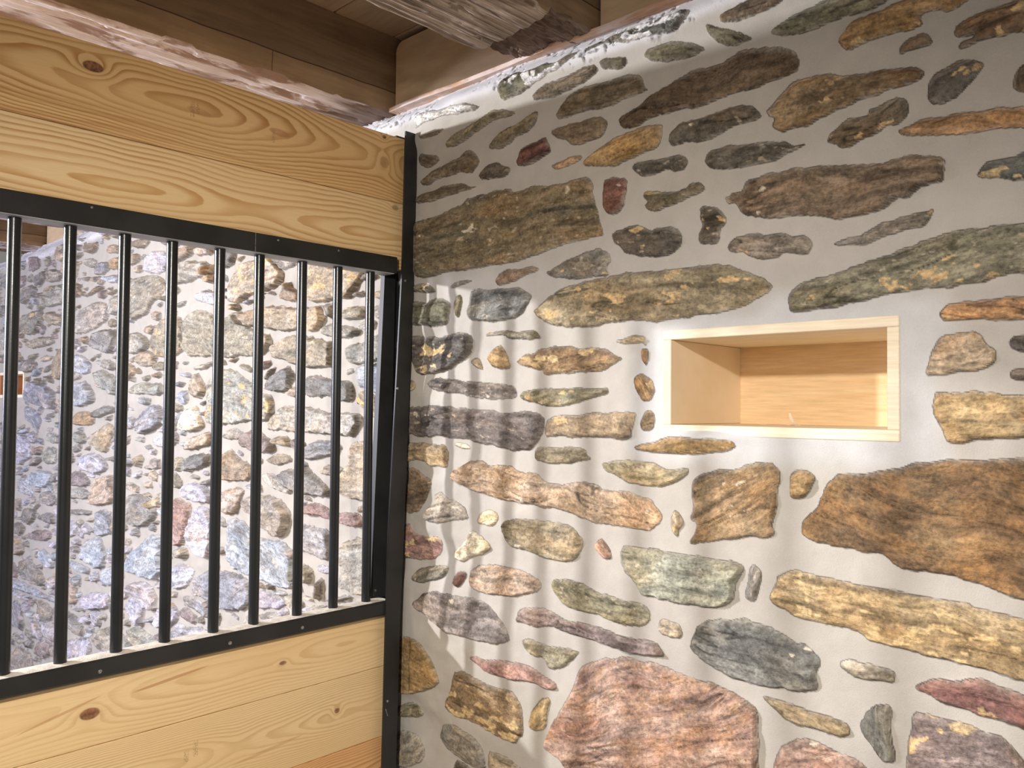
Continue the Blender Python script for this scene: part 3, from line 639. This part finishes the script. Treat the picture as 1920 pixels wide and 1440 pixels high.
def put_stone(poly, pal, acc, sid, far=0.0, relief=1.0):
    global H, C, MSK, LOC
    poly = np.array(poly, float)
    if far: poly = poly.mean(0)+(poly-poly.mean(0))*1.07
    poly = smooth_poly(poly)
    lo, hi = poly.min(0)-0.012, poly.max(0)+0.012
    i0, i1 = np.searchsorted(zz, lo[1]), np.searchsorted(zz, hi[1]); j0, j1 = np.searchsorted(yy, lo[0]), np.searchsorted(yy, hi[0])
    if i1-i0 < 2 or j1-j0 < 2: return
    Y, Z = Yg[i0:i1, j0:j1], Zg[i0:i1, j0:j1]
    size = min(hi-lo)
    am = min(0.0045+.0035*far, size*(0.05+.03*far))
    wy = (fbm(Y*38, Z*38, 100+sid, 3)-.5)*2*am + (fbm(Y*120, Z*120, 140+sid, 2)-.5)*am*0.5
    wz = (fbm(Y*38, Z*38, 900+sid, 3)-.5)*2*am + (fbm(Y*120, Z*120, 940+sid, 2)-.5)*am*0.5
    sd = sdist(Y+wy, Z+wz, poly)
    # principal axis = bedding direction
    c0 = poly.mean(0); cv = np.cov((poly-c0).T); w_, v_ = np.linalg.eigh(cv); ax = v_[:, 1]
    if ax[0] < 0: ax = -ax
    if w_[1] < w_[0]*1.8 or (size > .15 and abs(ax[0]) < .75): ax = np.array((1.0, rng.uniform(-.2, .2))); ax /= np.linalg.norm(ax)
    u = (Y-c0[0])*ax[0]+(Z-c0[1])*ax[1]; v = -(Y-c0[0])*ax[1]+(Z-c0[1])*ax[0]
    s1 = sid*7
    bend = (fbm(u*6+s1, v*6, sid+5, 2)-.5)*0.05
    vb = v+bend
    # upper edges are often smeared over by mortar, lower edges are crisp
    up = sst(-0.3, 0.6, v/(size*0.5)+(vnoise(u*9+s1, v*0, sid)-.5))
    wdt = 0.0052+0.007*up*(0.4+vnoise(u*25+s1, v*25, sid+3))
    e = sst(-0.0005, wdt, sd)
    slate = fbm(u*5+s1, vb*46, sid+11, 4)-.5
    lump = fbm(u*13+s1, v*17, sid+13, 3)-.5
    ter = np.floor((slate+0.5)*7)/7-.5
    tilt = rng.uniform(-.05, .05)*u+rng.uniform(-.12, .04)*v
    H0 = (0.0055+rng.uniform(0, .006)+far*rng.uniform(.006, .022))*relief
    hs = H0 + (slate*0.007+ter*0.0055+lump*(0.007+0.022*far)+tilt)*relief
    rdg = 1-np.abs(2*fbm(u*4+s1, vb*30, sid+61, 3)-1)
    ck = sst(.955, .99, rdg)*sst(.50, .62, fbm(u*5+s1, v*11, sid+67, 2))
    hs = hs - ck*0.0028*relief + sst(.5, .8, fbm(u*34+s1, vb*95, sid+71, 3))*0.0016*relief
    H[i0:i1, j0:j1] += e*hs
    # colour
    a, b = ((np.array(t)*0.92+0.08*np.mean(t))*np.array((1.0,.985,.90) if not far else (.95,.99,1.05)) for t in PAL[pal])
    jit = rng.uniform(.98, 1.02, 3)*rng.uniform(.92, 1.08)
    t = sst(.25, .75, 0.65*fbm(u*6+s1, vb*34, sid+17, 4)+0.35*fbm(u*11+s1, v*11, sid+19, 3)+(rng.uniform(-.06, .06)))
    col = (a*(1-t[..., None])+b*t[..., None])*jit
    blot = fbm(u*7+s1, v*9, sid+41, 4)
    rust = sst(.52, .68, blot)*0.55
    col = col*(1-rust[..., None]) + col*np.array((1.14, 1.0, .84))*rust[..., None]
    drk = sst(.60, .74, fbm(u*8+s1, vb*60, sid+43, 4))*0.4
    col = col*(1-drk[..., None])
    col = col*(1-0.62*ck[..., None])
    mot = fbm(u*60+s1, vb*110, sid+73, 3); col = col*(0.80+0.42*sst(.3, .7, mot))[..., None]
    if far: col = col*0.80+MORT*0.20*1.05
    if ACC[acc]:
        ca, amt = ACC[acc]
        n = 0.6*fbm(u*15+s1, vb*45, sid+23, 4)+0.4*fbm(u*40+s1, v*60, sid+29, 3)
        thr = np.quantile(n, 1-amt)
        k = sst(thr, thr+0.015, n)*0.9 if acc != 'r' else sst(thr-.10, thr+.08, n)*0.30
        cc = np.array(ca)*(0.85+0.3*vnoise(u*200, v*200, sid)[..., None])
        col = col*(1-k[..., None])+cc*k[..., None]
        H[i0:i1, j0:j1] += e*k*0.0012*relief
    if pal in ('gb', 'gn', 'gy', 'bd', 'pd', 'gt', 'tp', 'dk', 'pk'):   # thin pale scratches and flecks
        fl = sst(.78, .82, fbm(u*55+s1, vb*150, sid+51, 2))
        col = col+fl[..., None]*(np.array((.62,.52,.40))-col)*0.4
    # smears of mortar at the rim
    rim = sst(.008, .0, sd)*sst(.40, .75, 0.6*fbm(Y*26, Z*26, sid+31, 3)+0.4*fbm(Y*190, Z*190, sid+37, 2))*0.5
    rim = np.maximum(rim, (1-sst(0, .012, sd))*up*0.30)
    col = col*(1-rim[..., None])+MORT*rim[..., None]
    # dark joint line right at the lower rim
    m_ = sst(-0.0006, 0.0012, sd)
    C[i0:i1, j0:j1] = C[i0:i1, j0:j1]*(1-m_[..., None])+col*m_[..., None]
    MSK[i0:i1, j0:j1] = np.maximum(MSK[i0:i1, j0:j1]*(1-m_), m_*(1-rim*0.7))
    Lc = LOC[i0:i1, j0:j1]; on = m_ > 0.02
    Lc[on] = np.stack([u+sid*0.37, vb, np.full_like(u, sid*1.7)], -1)[on]

def parse(txt):
    out = []
    for ln in txt.strip().split('\n'):
        t = ln.split(); out.append((t[0], t[1], [tuple(float(q)/1000 for q in s.split(',')) for s in t[2:]]))
    return out
stones = [(a, b, c, 0.0) for a, b, c in parse(NEAR_STONES)] + [(a, b, c, 1.0) for a, b, c in parse(FAR_STONES)]
NLAY = len(stones)
# occupancy map in 1 cm cells, then smaller stones in every gap that is left
oy_ = np.arange(-0.9, 7.0, 0.01); oz_ = np.arange(0, 2.5, 0.01); OY, OZ = np.meshgrid(oy_, oz_)
occ = np.zeros(OY.shape, bool)
def mark(poly, gap):
    p = np.array(poly); lo, hi = p.min(0)-gap-.01, p.max(0)+gap+.01
    i0, i1 = np.searchsorted(oz_, lo[1]), np.searchsorted(oz_, hi[1]); j0, j1 = np.searchsorted(oy_, lo[0]), np.searchsorted(oy_, hi[0])
    if i1 <= i0 or j1 <= j0: return None
    return (i0, i1, j0, j1, sdist(OY[i0:i1, j0:j1], OZ[i0:i1, j0:j1], p) > -gap)
for a, b, c, f_ in stones:
    r = mark(c, 0.010 if f_ == 0 else 0.007)
    if r: occ[r[0]:r[1], r[2]:r[3]] |= r[4]
# the traced part of the near wall is complete: no extra stones there
dd = np.stack([np.full_like(OY, 1.5), OY, OZ-ZC], -1)
zc = dd@FW; px = 960+F*(dd@R2)/zc; py = 720-F*(dd@U2)/zc
occ |= (px > 745) & (py > -60) & (py < 1460) & (px < 1960) & (zc > 0)
occ |= (np.abs(OY-0.74) < .29) & (np.abs(OZ-1.7) < .15)
occ |= (np.abs(OY-5.58) < .29) & (np.abs(OZ-1.72) < .15)
occ |= (OZ > 2.47) & (OY < 2.0)
fills_near = ['br','gn','gy','tb','tn','rb','dk','gt','pk','oy','pd','gs']
fills_far = ['gy','gt','gs','tn','bg','lp','pu','gn','ge','tb','lb','tn','pt','gt']
for (n_try, smin, smax) in ((900, .13, .26), (1800, .07, .13), (5200, .035, .07), (5200, .02, .035)):
    cyy = rng.uniform(-.85, 6.9, n_try); czz = rng.uniform(.03, 2.5, n_try)
    for y0, z0 in zip(cyy, czz):
        if occ[min(int(z0*100), 249), min(int((y0+.9)*100), 789)]: continue
        if smax < .04 and y0 > 5.4: continue
        w = rng.uniform(smin, smax); h = w*rng.uniform(.25, .62)
        n = rng.randint(7, 11); th = np.sort(rng.uniform(0, 2*math.pi, n)+0); th = np.linspace(0, 2*math.pi, n, endpoint=False)+rng.uniform(-.2, .2, n)
        rr = rng.uniform(.75, 1.15, n); al = rng.uniform(-.25, .25)
        qx = rr*w*np.sign(np.cos(th))*np.abs(np.cos(th))**.75; qz = rr*h*np.sign(np.sin(th))*np.abs(np.sin(th))**.75
        poly = np.stack([y0+qx*math.cos(al)-qz*math.sin(al), z0+qx*math.sin(al)+qz*math.cos(al)], -1)
        if poly[:, 1].min() < .01 or poly[:, 1].max() > 2.5: continue
        r = mark(poly, 0.007 if y0 < 1.9 else 0.003)
        if r is None or (occ[r[0]:r[1], r[2]:r[3]] & r[4]).any(): continue
        occ[r[0]:r[1], r[2]:r[3]] |= r[4]
        far = 1.0 if y0 > 1.9 else 0.0
        pl = fills_far if far else fills_near
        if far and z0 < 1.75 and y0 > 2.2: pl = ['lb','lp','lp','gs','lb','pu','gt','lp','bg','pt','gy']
        stones.append((pl[rng.randint(len(pl))], 'nnnwno'[rng.randint(6)], poly, far))
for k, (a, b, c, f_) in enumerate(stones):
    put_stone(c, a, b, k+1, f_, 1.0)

# niche surround is flat so the box frame sits flush; keep a mortar lip over its lower left corner
N_Y0, N_Y1, N_Z0, N_Z1 = 0.495, 0.977, 1.597, 1.815
dn = np.hypot(np.maximum(np.abs(Yg-(N_Y0+N_Y1)/2)-(N_Y1-N_Y0)/2, 0), np.maximum(np.abs(Zg-(N_Z0+N_Z1)/2)-(N_Z1-N_Z0)/2, 0))
k = 1-sst(0, .03, dn); H = H*(1-k)+0.001*k
lip = np.exp(-(((Yg-0.88)/.075)**2+((Zg-1.592)/.012)**2)); H = H+lip*0.010*(Zg < 1.606)
FN = (5.36-.022, 5.80+.022, 1.70-.022, 1.82+.022)     # far niche
def hole(y0, y1, z0, z1):
    return (Yg > y0) & (Yg < y1) & (Zg > z0) & (Zg < z1)
kp = sst(.075, .045, np.abs(Yg-1.86)); H = H*(1-kp)+np.minimum(H, .007)*kp
X = 1.5 - H
verts = np.stack([X, Yg, Zg], -1).reshape(-1, 3)
idx = np.arange(NZ*NY).reshape(NZ, NY)
quads = np.stack([idx[:-1, :-1], idx[1:, :-1], idx[1:, 1:], idx[:-1, 1:]], -1)
hm = hole(N_Y0+.006, N_Y1-.006, N_Z0+.006, N_Z1-.006) | hole(FN[0]+.004, FN[1]-.004, FN[2]+.004, FN[3]-.004)
qm = ~(hm[:-1, :-1] & hm[1:, :-1] & hm[1:, 1:] & hm[:-1, 1:])
quads = quads[qm]
nv = len(verts)
# back of the wall
yb0, yb1, zb1 = yy[0], yy[-1], zz[-1]
bx = 2.05
extra = np.array([(1.5,yb0,0),(1.5,yb1,0),(1.56,yb1,zb1),(1.56,yb0,zb1),(bx,yb0,0),(bx,yb1,0),(bx,yb1,zb1),(bx,yb0,zb1)])
ef = np.array([(4,5,6,7),(3,2,6,7),(0,4,7,3),(1,2,6,5),(0,1,5,4)])+nv
wall = mesh_obj('wall_right', np.concatenate([verts, extra]), np.concatenate([quads, ef]), M_wall, origin=(1.5, 2.0, 0.0), smooth=True)
me = wall.data
pad = np.tile(np.array([[*MORT]]), (8, 1))
colr = np.concatenate([C.reshape(-1, 3), pad]); colr = np.concatenate([np.clip(colr, 0.01, .95), np.ones((len(colr), 1))], 1)
at = me.attributes.new('col', 'FLOAT_COLOR', 'POINT'); at.data.foreach_set('color', colr.astype(np.float32).ravel())
at = me.attributes.new('loc', 'FLOAT_VECTOR', 'POINT'); at.data.foreach_set('vector', np.concatenate([LOC.reshape(-1, 3), np.zeros((8, 3))]).astype(np.float32).ravel())
at = me.attributes.new('msk', 'FLOAT', 'POINT'); at.data.foreach_set('value', np.concatenate([MSK.ravel(), np.zeros(8)]).astype(np.float32))
tag(wall, kind='structure')
del verts, quads, colr

# ------------------------------------------------------------------ floor and ceiling boards
tag(MB().box(-2.6, 1.52, -1.2, 7.0, -0.1, 0.0).build('floor', M_floor), kind='structure')
tag(MB().box(-2.6, 1.4, 7.0, 7.15, 0.0, 2.784).build('wall_back', mat_plain('lime_plaster', (0.48, 0.45, 0.40), (0.56, 0.53, 0.48), 2.5, 0.9, 0.4)), kind='structure')
cb = MB(); x = 1.98
while x > -2.6:
    cb.box(x-0.212, x, -1.2, 7.0, 2.785, 2.82, 0.004); x -= 0.2155
tag(cb.build('ceiling', M_plank), kind='structure')

# ------------------------------------------------------------------ wall niches
M_nshade = mat_plain('niche_shade_ply', (0.48, 0.21, 0.085), (0.56, 0.27, 0.12), 9.0, 0.7, 0.1)  # deep orange paints the shade inside the far niche
def niche(y0, y1, z0, z1, depth, t, label, mside=M_nside, mback=M_niche):
    e = empty('wall_niche_box', (1.5, (y0+y1)/2, z0)); tag(e, label, 'niche', 'timber niche boxes set into the stone wall')
    xf = 1.496
    MB().box(xf, 1.5+depth, y0-t, y1+t, z1, z1+t*.95, .0015).build('top_board', M_nfr, e)
    MB().box(xf, 1.5+depth, y0-t, y1+t, z0-t, z0, .0015).build('bottom_board', M_nfr, e)
    MB().box(xf+.0005, 1.5+depth, y1, y1+t*.95, z0+.0004, z1-.0004, .0012).build('side_board', mside, e)
    MB().box(xf+.0005, 1.5+depth, y0-t, y0, z0+.0004, z1-.0004, .0012).build('side_board', M_nfr, e)
    MB().box(1.5+depth, 1.5+depth+.012, y0-t, y1+t, z0-t, z1+t).build('back_panel', mback, e)
    return e
niche(0.516, 0.958, 1.616, 1.797, 0.30, 0.0205, 'pale wooden niche box set in grey mortar in the near stone wall')
niche(5.36, 5.80, 1.70, 1.82, 0.25, 0.020, 'small distant wooden niche box seen between the two leftmost grille bars', M_nshade, M_nshade)
def shaving(loc, ang, L, w, curl, label):
    v = []; f = []; n = 8
    for i in range(n+1):
        t = i/n; a = curl*t; r = L/max(curl, .01)
        lx, lz = r*math.sin(a), r*(1-math.cos(a)); ww = w*(1-.6*t)
        for k, (s_, h) in enumerate(((-1, 0), (1, 0), (1, .0006), (-1, .0006))):
            v.append((loc[0]+math.cos(ang)*lx-math.sin(ang)*s_*ww, loc[1]+math.sin(ang)*lx+math.cos(ang)*s_*ww, loc[2]+lz+h))
    for i in range(n):
        for k in range(4): f.append((i*4+k, i*4+(k+1) % 4, i*4+4+(k+1) % 4, i*4+4+k))
    f += [(0, 3, 2, 1), (n*4, n*4+1, n*4+2, n*4+3)]
    b_ = MB(); b_.add(v, f); return tag(b_.build('wood_shaving', M_chip, origin=loc), label, 'wood shaving', 'wood shavings on the niche floor')
shaving((1.700, 0.770, 1.6165), 0.95, .046, .0062, 1.25, 'pale wood shaving curling up on the niche floor')
shaving((1.690, 0.782, 1.6168), 1.75, .036, .0030, 0.9, 'thin pale spike of wood beside the curled shaving in the niche')
shaving((1.70, 0.842, 1.6165), 1.75, .022, .0025, .3, 'thin flat sliver left of the curled shaving on the niche floor')

# ------------------------------------------------------------------ board partition
P0, P1 = 1.845, 1.885
XL = -1.6
def board(z0, z1, mat, label, xe=1.487):
    b_ = MB().box(XL, xe, P0, P1, z0+.0006, z1-.0006, .0016)
    o = b_.build('wooden_board', mat, origin=(0, (P0+P1)/2, z0))
    return tag(o, label, 'board', 'pine boards of the stall partition')
board(2.231, 2.420, M_b1, 'knotty orange pine board topmost in the partition under the old beam')
board(2.040, 2.231, M_b2, 'pine board with oval grain loops right above the steel bars')
board(0.927, 1.100, M_b3, 'pale pine board with reddish knot right below the steel bars', 1.446)
board(0.734, 0.927, M_b4, 'pale pine board with small round knot, second below the steel bars', 1.443)
board(0.541, 0.734, M_b5, 'reddish pine board at the bottom edge beside the black post', 1.440)
# ---- grille
gr = empty('stall_grille', (0.4, 1.85, 1.073)); tag(gr, 'black steel grille of round vertical bars between pine boards', 'grille')
RF, RB = 1.822, 1.874
def rail(z0, z1, x1):
    b_ = MB().box(XL, x1, RF, RB, z0, z1, .004); return b_.build('rail', M_steelm, gr)
top = MB().box(XL, 1.443, RF, 1.8445, 2.023, 2.070, .002).box(XL, 1.443, 1.8445, RB, 2.023, 2.0395, .001); top.build('rail', M_steelm, gr)
MB().box(XL, 1.43, RF, 1.8445, 1.073, 1.113, .005).box(XL, 1.43, 1.8445, RB, 1.1005, 1.113, .001).build('rail', M_steelm, gr)
MB().box(1.005, 1.0065, RF-.0006, RF+.001, 2.024, 2.069).build('weld_seam', M_screw, gr)
MB().box(XL, 1.432, RF+.0015, RB, 2.0212, 2.0229).build('flange', mat_plain('flange_sheen', (0.30, 0.30, 0.31), (0.42, 0.42, 0.43), 12.0, 0.4, 0.1), gr)['label'] = 'underside of the upper rail, its reflection painted in grey'  # pale plate paints the bright wall's reflection under the rail
# dust lying on the lower rail
dv, df = [], []; xs = np.arange(XL, 1.428, .006); ys = np.linspace(RF+.004, RB-.001, 9)
for i, x_ in enumerate(xs):
    for j, y_ in enumerate(ys):
        ed = min(j, 8-j)/4.0
        dv.append((x_, y_, 1.1130+0.0028*min(1, ed*1.6)*(0.5+vnoise(np.array([x_*30.]), np.array([y_*60.]), 3)[0])+.0002))
nyy = len(ys)
for i in range(len(xs)-1):
    for j in range(nyy-1): df.append((i*nyy+j, (i+1)*nyy+j, (i+1)*nyy+j+1, i*nyy+j+1))
du = mesh_obj('sawdust', dv, df, M_dust, origin=(0, 1.85, 1.113), smooth=True); tag(du, 'pale sawdust lying along the top of the lower grille rail', 'sawdust', kind='stuff')
bars = [0.495, 0.5985, 0.7095, 0.8145, 0.9295, 1.033, 1.154, 1.263, 1.3695]
xb = bars[0]
while xb > XL+.1: xb -= 0.1085; bars.append(xb)
bar0 = None
for xb in bars:
    if bar0 is None:
        bar0 = MB().tube((xb, 1.85, 1.112), (xb, 1.85, 2.03), .0125, 28).build('bar', M_steel, gr, smooth=True); x0b = xb
    else:
        b_ = bar0.copy(); COL.objects.link(b_); b_.parent = gr; b_.location = (xb-x0b, 0, 0)
def screw(x_, y_, z_, par, nx=(0, -1, 0), r=.0042):
    d = Vector(nx)
    c = Vector((x_, y_, z_)); b_ = MB(); b_.tube(c, c+d*.0018, r, 12); b_.tube(c+d*.0018, c+d*.003, r*.6, 12)
    b_.build('screw', M_screw, par, smooth=True)
# end stile of the grille
st = MB().hexa([(1.384+.012,1.866,1.113),(1.46,1.866,1.113),(1.46,1.884,1.113),(1.396,1.884,1.113),(1.432,1.866,2.03),(1.47,1.866,2.03),(1.47,1.884,2.03),(1.432,1.884,2.03)])
st.build('stile', M_steelm, gr)
for (x_, z_) in ((0.63, 2.062), (1.067, 2.060), (1.245, 2.060)): screw(x_, RF+.0005, z_, gr, r=.0028)
for (x_, z_) in ((0.667, 1.0885), (0.958, 1.0895), (1.153, 1.089)): screw(x_, RF+.0005, z_, gr)
screw(1.414, 1.866, 1.135, gr, r=.004)
# ---- post
po = empty('steel_post', (1.44, 1.83, 0.0)); tag(po, 'tall black steel post joining the board partition to the stone wall', 'post')
zs = [(0.0, 1.397, 1.443), (0.662, 1.405, 1.4535), (1.071, 1.4115, 1.462), (1.299, 1.417, 1.472), (1.866, 1.445, 1.491), (2.049, 1.454, 1.4955), (2.328, 1.4585, 1.503), (2.432, 1.461, 1.5065)]
def strip(y0, y1, off0=0.0, off1=0.0):
    b_ = MB()
    v = []
    for z_, a, c in zs: v += [(a+off0, y0, z_), (c+off1, y0, z_), (c+off1, y1, z_), (a+off0, y1, z_)]
    n = len(zs); f = []
    for i in range(n-1):
        for k_ in range(4): f.append((i*4+k_, i*4+(k_+1) % 4, i*4+4+(k_+1) % 4, i*4+4+k_))
    f += [(0, 1, 2, 3), ((n-1)*4, (n-1)*4+1, (n-1)*4+2, (n-1)*4+3)]
    return b_.add(v, f)
strip(1.8145, 1.8200).build('front_flange', M_steelm, po)
# web and back flange stand behind the front flange
wv = MB()
v = []
for z_, a, c in zs: v += [(c-.006, 1.82, z_), (c-.0005, 1.82, z_), (c+.012, 1.889, z_), (c+.006, 1.889, z_)]
n = len(zs); f = []
for i in range(n-1):
    for k_ in range(4): f.append((i*4+k_, i*4+(k_+1) % 4, i*4+4+(k_+1) % 4, i*4+4+k_))
f += [(0, 1, 2, 3), ((n-1)*4, (n-1)*4+1, (n-1)*4+2, (n-1)*4+3)]
wv.add(v, f).build('web', M_steelm, po)
bf = MB(); v = []
for z_, a, c in zs: v += [(a-.012, 1.886, z_), (1.4990, 1.886, z_), (1.4990, 1.892, z_), (a-.012, 1.892, z_)]
bf.add(v, f).build('back_flange', M_steelm, po)
for z_, dx in ((0.84, .012), (2.005, .012), (1.70, .004)):
    a = np.interp(z_, [q[0] for q in zs], [q[1] for q in zs]); screw(a+dx, 1.8146, z_, po, r=.0036)
MB().hexa([(1.420,1.8135,.800),(1.4222,1.8135,.7995),(1.4222,1.8146,.7995),(1.420,1.8146,.800),(1.4130,1.8135,.820),(1.4150,1.8135,.8205),(1.4150,1.8146,.8205),(1.4130,1.8146,.820)]).build('scratch', M_screw, po)
MB().box(1.452, 1.487, 1.846, 1.858, 2.4202, 2.4240).build('top_tab', M_steelm, po)

# ------------------------------------------------------------------ ceiling beams
def beam(y0, y1, zb, name, label, mb, side, xe=1.62, seed=0, amp=.006, x0=-1.9, ragged=0.006, endcut=None):
    e = empty('ceiling_beam', (0.5, (y0+y1)/2, zb)); tag(e, label, 'beam', 'old hewn beams under the ceiling boards')
    xs_ = np.arange(x0, xe+.001, .0055); ny_ = 48; ys_ = np.linspace(0, 1, ny_)
    XX, TT = np.meshgrid(xs_, ys_)
    eo = (fbm(XX*7, XX*0+seed, seed, 4)-.5)*ragged*2; ei = (fbm(XX*7, XX*0+seed+9, seed+3, 4)-.5)*ragged*2
    YY = (y0+eo)*(1-TT)+(y1+ei)*TT
    Zs = zb + (fbm(XX*3, YY*70, seed+5, 4)-.5)*amp*1.6 + (fbm(XX*9, YY*25, seed+8, 4)-.5)*amp*1.4
    pitn = sst(.60, .68, fbm(XX*9, YY*36, seed+21, 4)); Zs = Zs + pitn*amp*1.2
    if endcut is not None:
        k_ = sst(endcut-.004, endcut+.004, XX+(YY-y0)*(-.13)+.0)
        Zs = Zs + k_*(.016+(fbm(XX*30, YY*120, seed+31, 3)-.5)*.02)
    # roll the edges up to the side faces
    edge = np.minimum(TT, 1-TT)*ny_
    Zs = Zs + .006*np.exp(-edge*1.1)
    V = np.stack([XX, YY, Zs], -1).reshape(-1, 3); nx_ = len(xs_)
    id_ = np.arange(ny_*nx_).reshape(ny_, nx_)
    Q = np.stack([id_[:-1, :-1], id_[1:, :-1], id_[1:, 1:], id_[:-1, 1:]], -1).reshape(-1, 4)
    o = mesh_obj('soffit', V, Q, mb, e, smooth=True)
    if endcut is not None:
        o.data.materials.append(M_beamend)
        cx = V[Q].mean(1); mi = (cx[:, 0]-(cx[:, 1]-y0)*.13 > endcut).astype(np.int32)
        o.data.polygons.foreach_set('material_index', mi)
    # side faces and top as one body
    zt = 2.784; V2 = []; Q2 = []
    nz_ = 26; tz = np.linspace(0, 1, nz_)
    for row, sgn, sd_ in ((0, -1, seed+50), (ny_-1, 1, seed+60)):
        bx_ = V.reshape(ny_, nx_, 3)[row]
        base = len(V2)//1
        for t_ in tz:
            z_ = bx_[:, 2]*(1-t_)+zt*t_
            wob = (fbm(bx_[:, 0]*2.5, z_*8, sd_, 3)-.5)*.010*np.minimum(1, t_*8)
            ycl = (y0 if sgn < 0 else y1)
            y_ = bx_[:, 1]*(1-min(1, t_*8))+ycl*min(1, t_*8)+sgn*wob
            V2 += list(np.stack([bx_[:, 0], y_, z_], -1))
        id2 = np.arange(nz_*nx_).reshape(nz_, nx_)+base
        q = np.stack([id2[:-1, :-1], id2[:-1, 1:], id2[1:, 1:], id2[1:, :-1]], -1).reshape(-1, 4)
        Q2.append(q if sgn < 0 else q[:, ::-1])
    V2 = np.array(V2); Q2 = np.concatenate(Q2)
    # ends and top
    c = nz_*nx_
    endq = np.array([(0, (nz_-1)*nx_, c+(nz_-1)*nx_, c), (nx_-1, c+nx_-1, c+(nz_-1)*nx_+nx_-1, (nz_-1)*nx_+nx_-1),
                     ((nz_-1)*nx_, nz_*nx_-1, c+nz_*nx_-1, c+(nz_-1)*nx_)])
    mesh_obj('beam_body', V2, np.concatenate([Q2, endq]), side, e, smooth=True)
    return e
beam(1.990, 2.240, 2.542, '', 'brown hewn beam with limewashed flaking underside right above the board partition', M_beamwhite, M_beamface, xe=1.60, seed=11, ragged=.005)
beam(1.200, 1.458, 2.532, '', 'weathered beam with grooved grey underside at the top of the picture', M_beamgroove, M_beamface, xe=1.60, seed=29, amp=.007, ragged=.007, endcut=1.372)
beam(4.330, 4.545, 2.542, '', 'whitewashed beam underside seen between the grille bars under the upper rail', M_beamwhite, M_beamface, xe=1.58, seed=37)
beam(5.200, 5.390, 2.542, '', 'farthest brown beam crossing above the stone wall seen through the grille', M_beamwhite, M_beamface, xe=1.58, seed=47)
# joint crack and tenon seam on the face of the first beam
# ---- blocking pieces standing on the wall head between the beams
def blocking(y0, y1, z0, z1, label):
    r = .03; pts = [(y0, z0), (y1, z0)]
    for a in np.linspace(0, math.pi/2, 6): pts.append((y1-r+r*math.cos(a), z1-r+r*math.sin(a)))
    for a in np.linspace(math.pi/2, math.pi, 6): pts.append((y0+r+r*math.cos(a), z1-r+r*math.sin(a)))
    n = len(pts); v = [(1.555, p[0], p[1]) for p in pts]+[(1.66, p[0], p[1]) for p in pts]
    f = [tuple(range(n))[::-1], tuple(range(n, 2*n))]+[(i, (i+1) % n, n+(i+1) % n, n+i) for i in range(n)]
    return tag(MB().add(v, f).build('blocking_timber', M_block, origin=(1.6, (y0+y1)/2, z0)), label, 'timber block', 'blocking timbers on the wall head')
blocking(1.462, 1.984, 2.556, 2.765, 'plain tan timber block on the wall head between the two beams')
blocking(0.45, 1.196, 2.556, 2.765, 'tan timber block at the top edge right of the weathered beam')
blocking(2.246, 4.32, 2.556, 2.765, 'long timber block on the wall head of the next stall')
blocking(4.55, 5.19, 2.556, 2.765, 'far timber block over the stone wall between the two distant beams')
# ---- strip along the wall head
xs_ = np.arange(0.0, 1.975, .006); prof = [(1.522, 2.541), (1.522, 2.553), (1.536, 2.560), (1.60, 2.561), (1.60, 2.541)]
V = []
for y_ in xs_:
    w1 = (float(vnoise(np.array([y_*6.]), np.array([0.]), 5)[0])-.5)*.016; w2 = (float(vnoise(np.array([y_*40.]), np.array([3.]), 6)[0])-.5)*.004
    for (px_, pz_) in prof: V.append((px_+(w1+w2 if px_ < 1.59 else 0), y_, pz_+w2*.5))
n = len(prof); Fq = []
for i in range(len(xs_)-1):
    for k_ in range(n): Fq.append((i*n+k_, i*n+(k_+1) % n, i*n+n+(k_+1) % n, i*n+n+k_))
Fq += [tuple(range(n)), tuple(range((len(xs_)-1)*n, len(xs_)*n))]
tag(MB().add(V, Fq).build('wall_plate', M_plate, smooth=True), 'thin reddish timber strip along the head of the stone wall', 'timber strip')
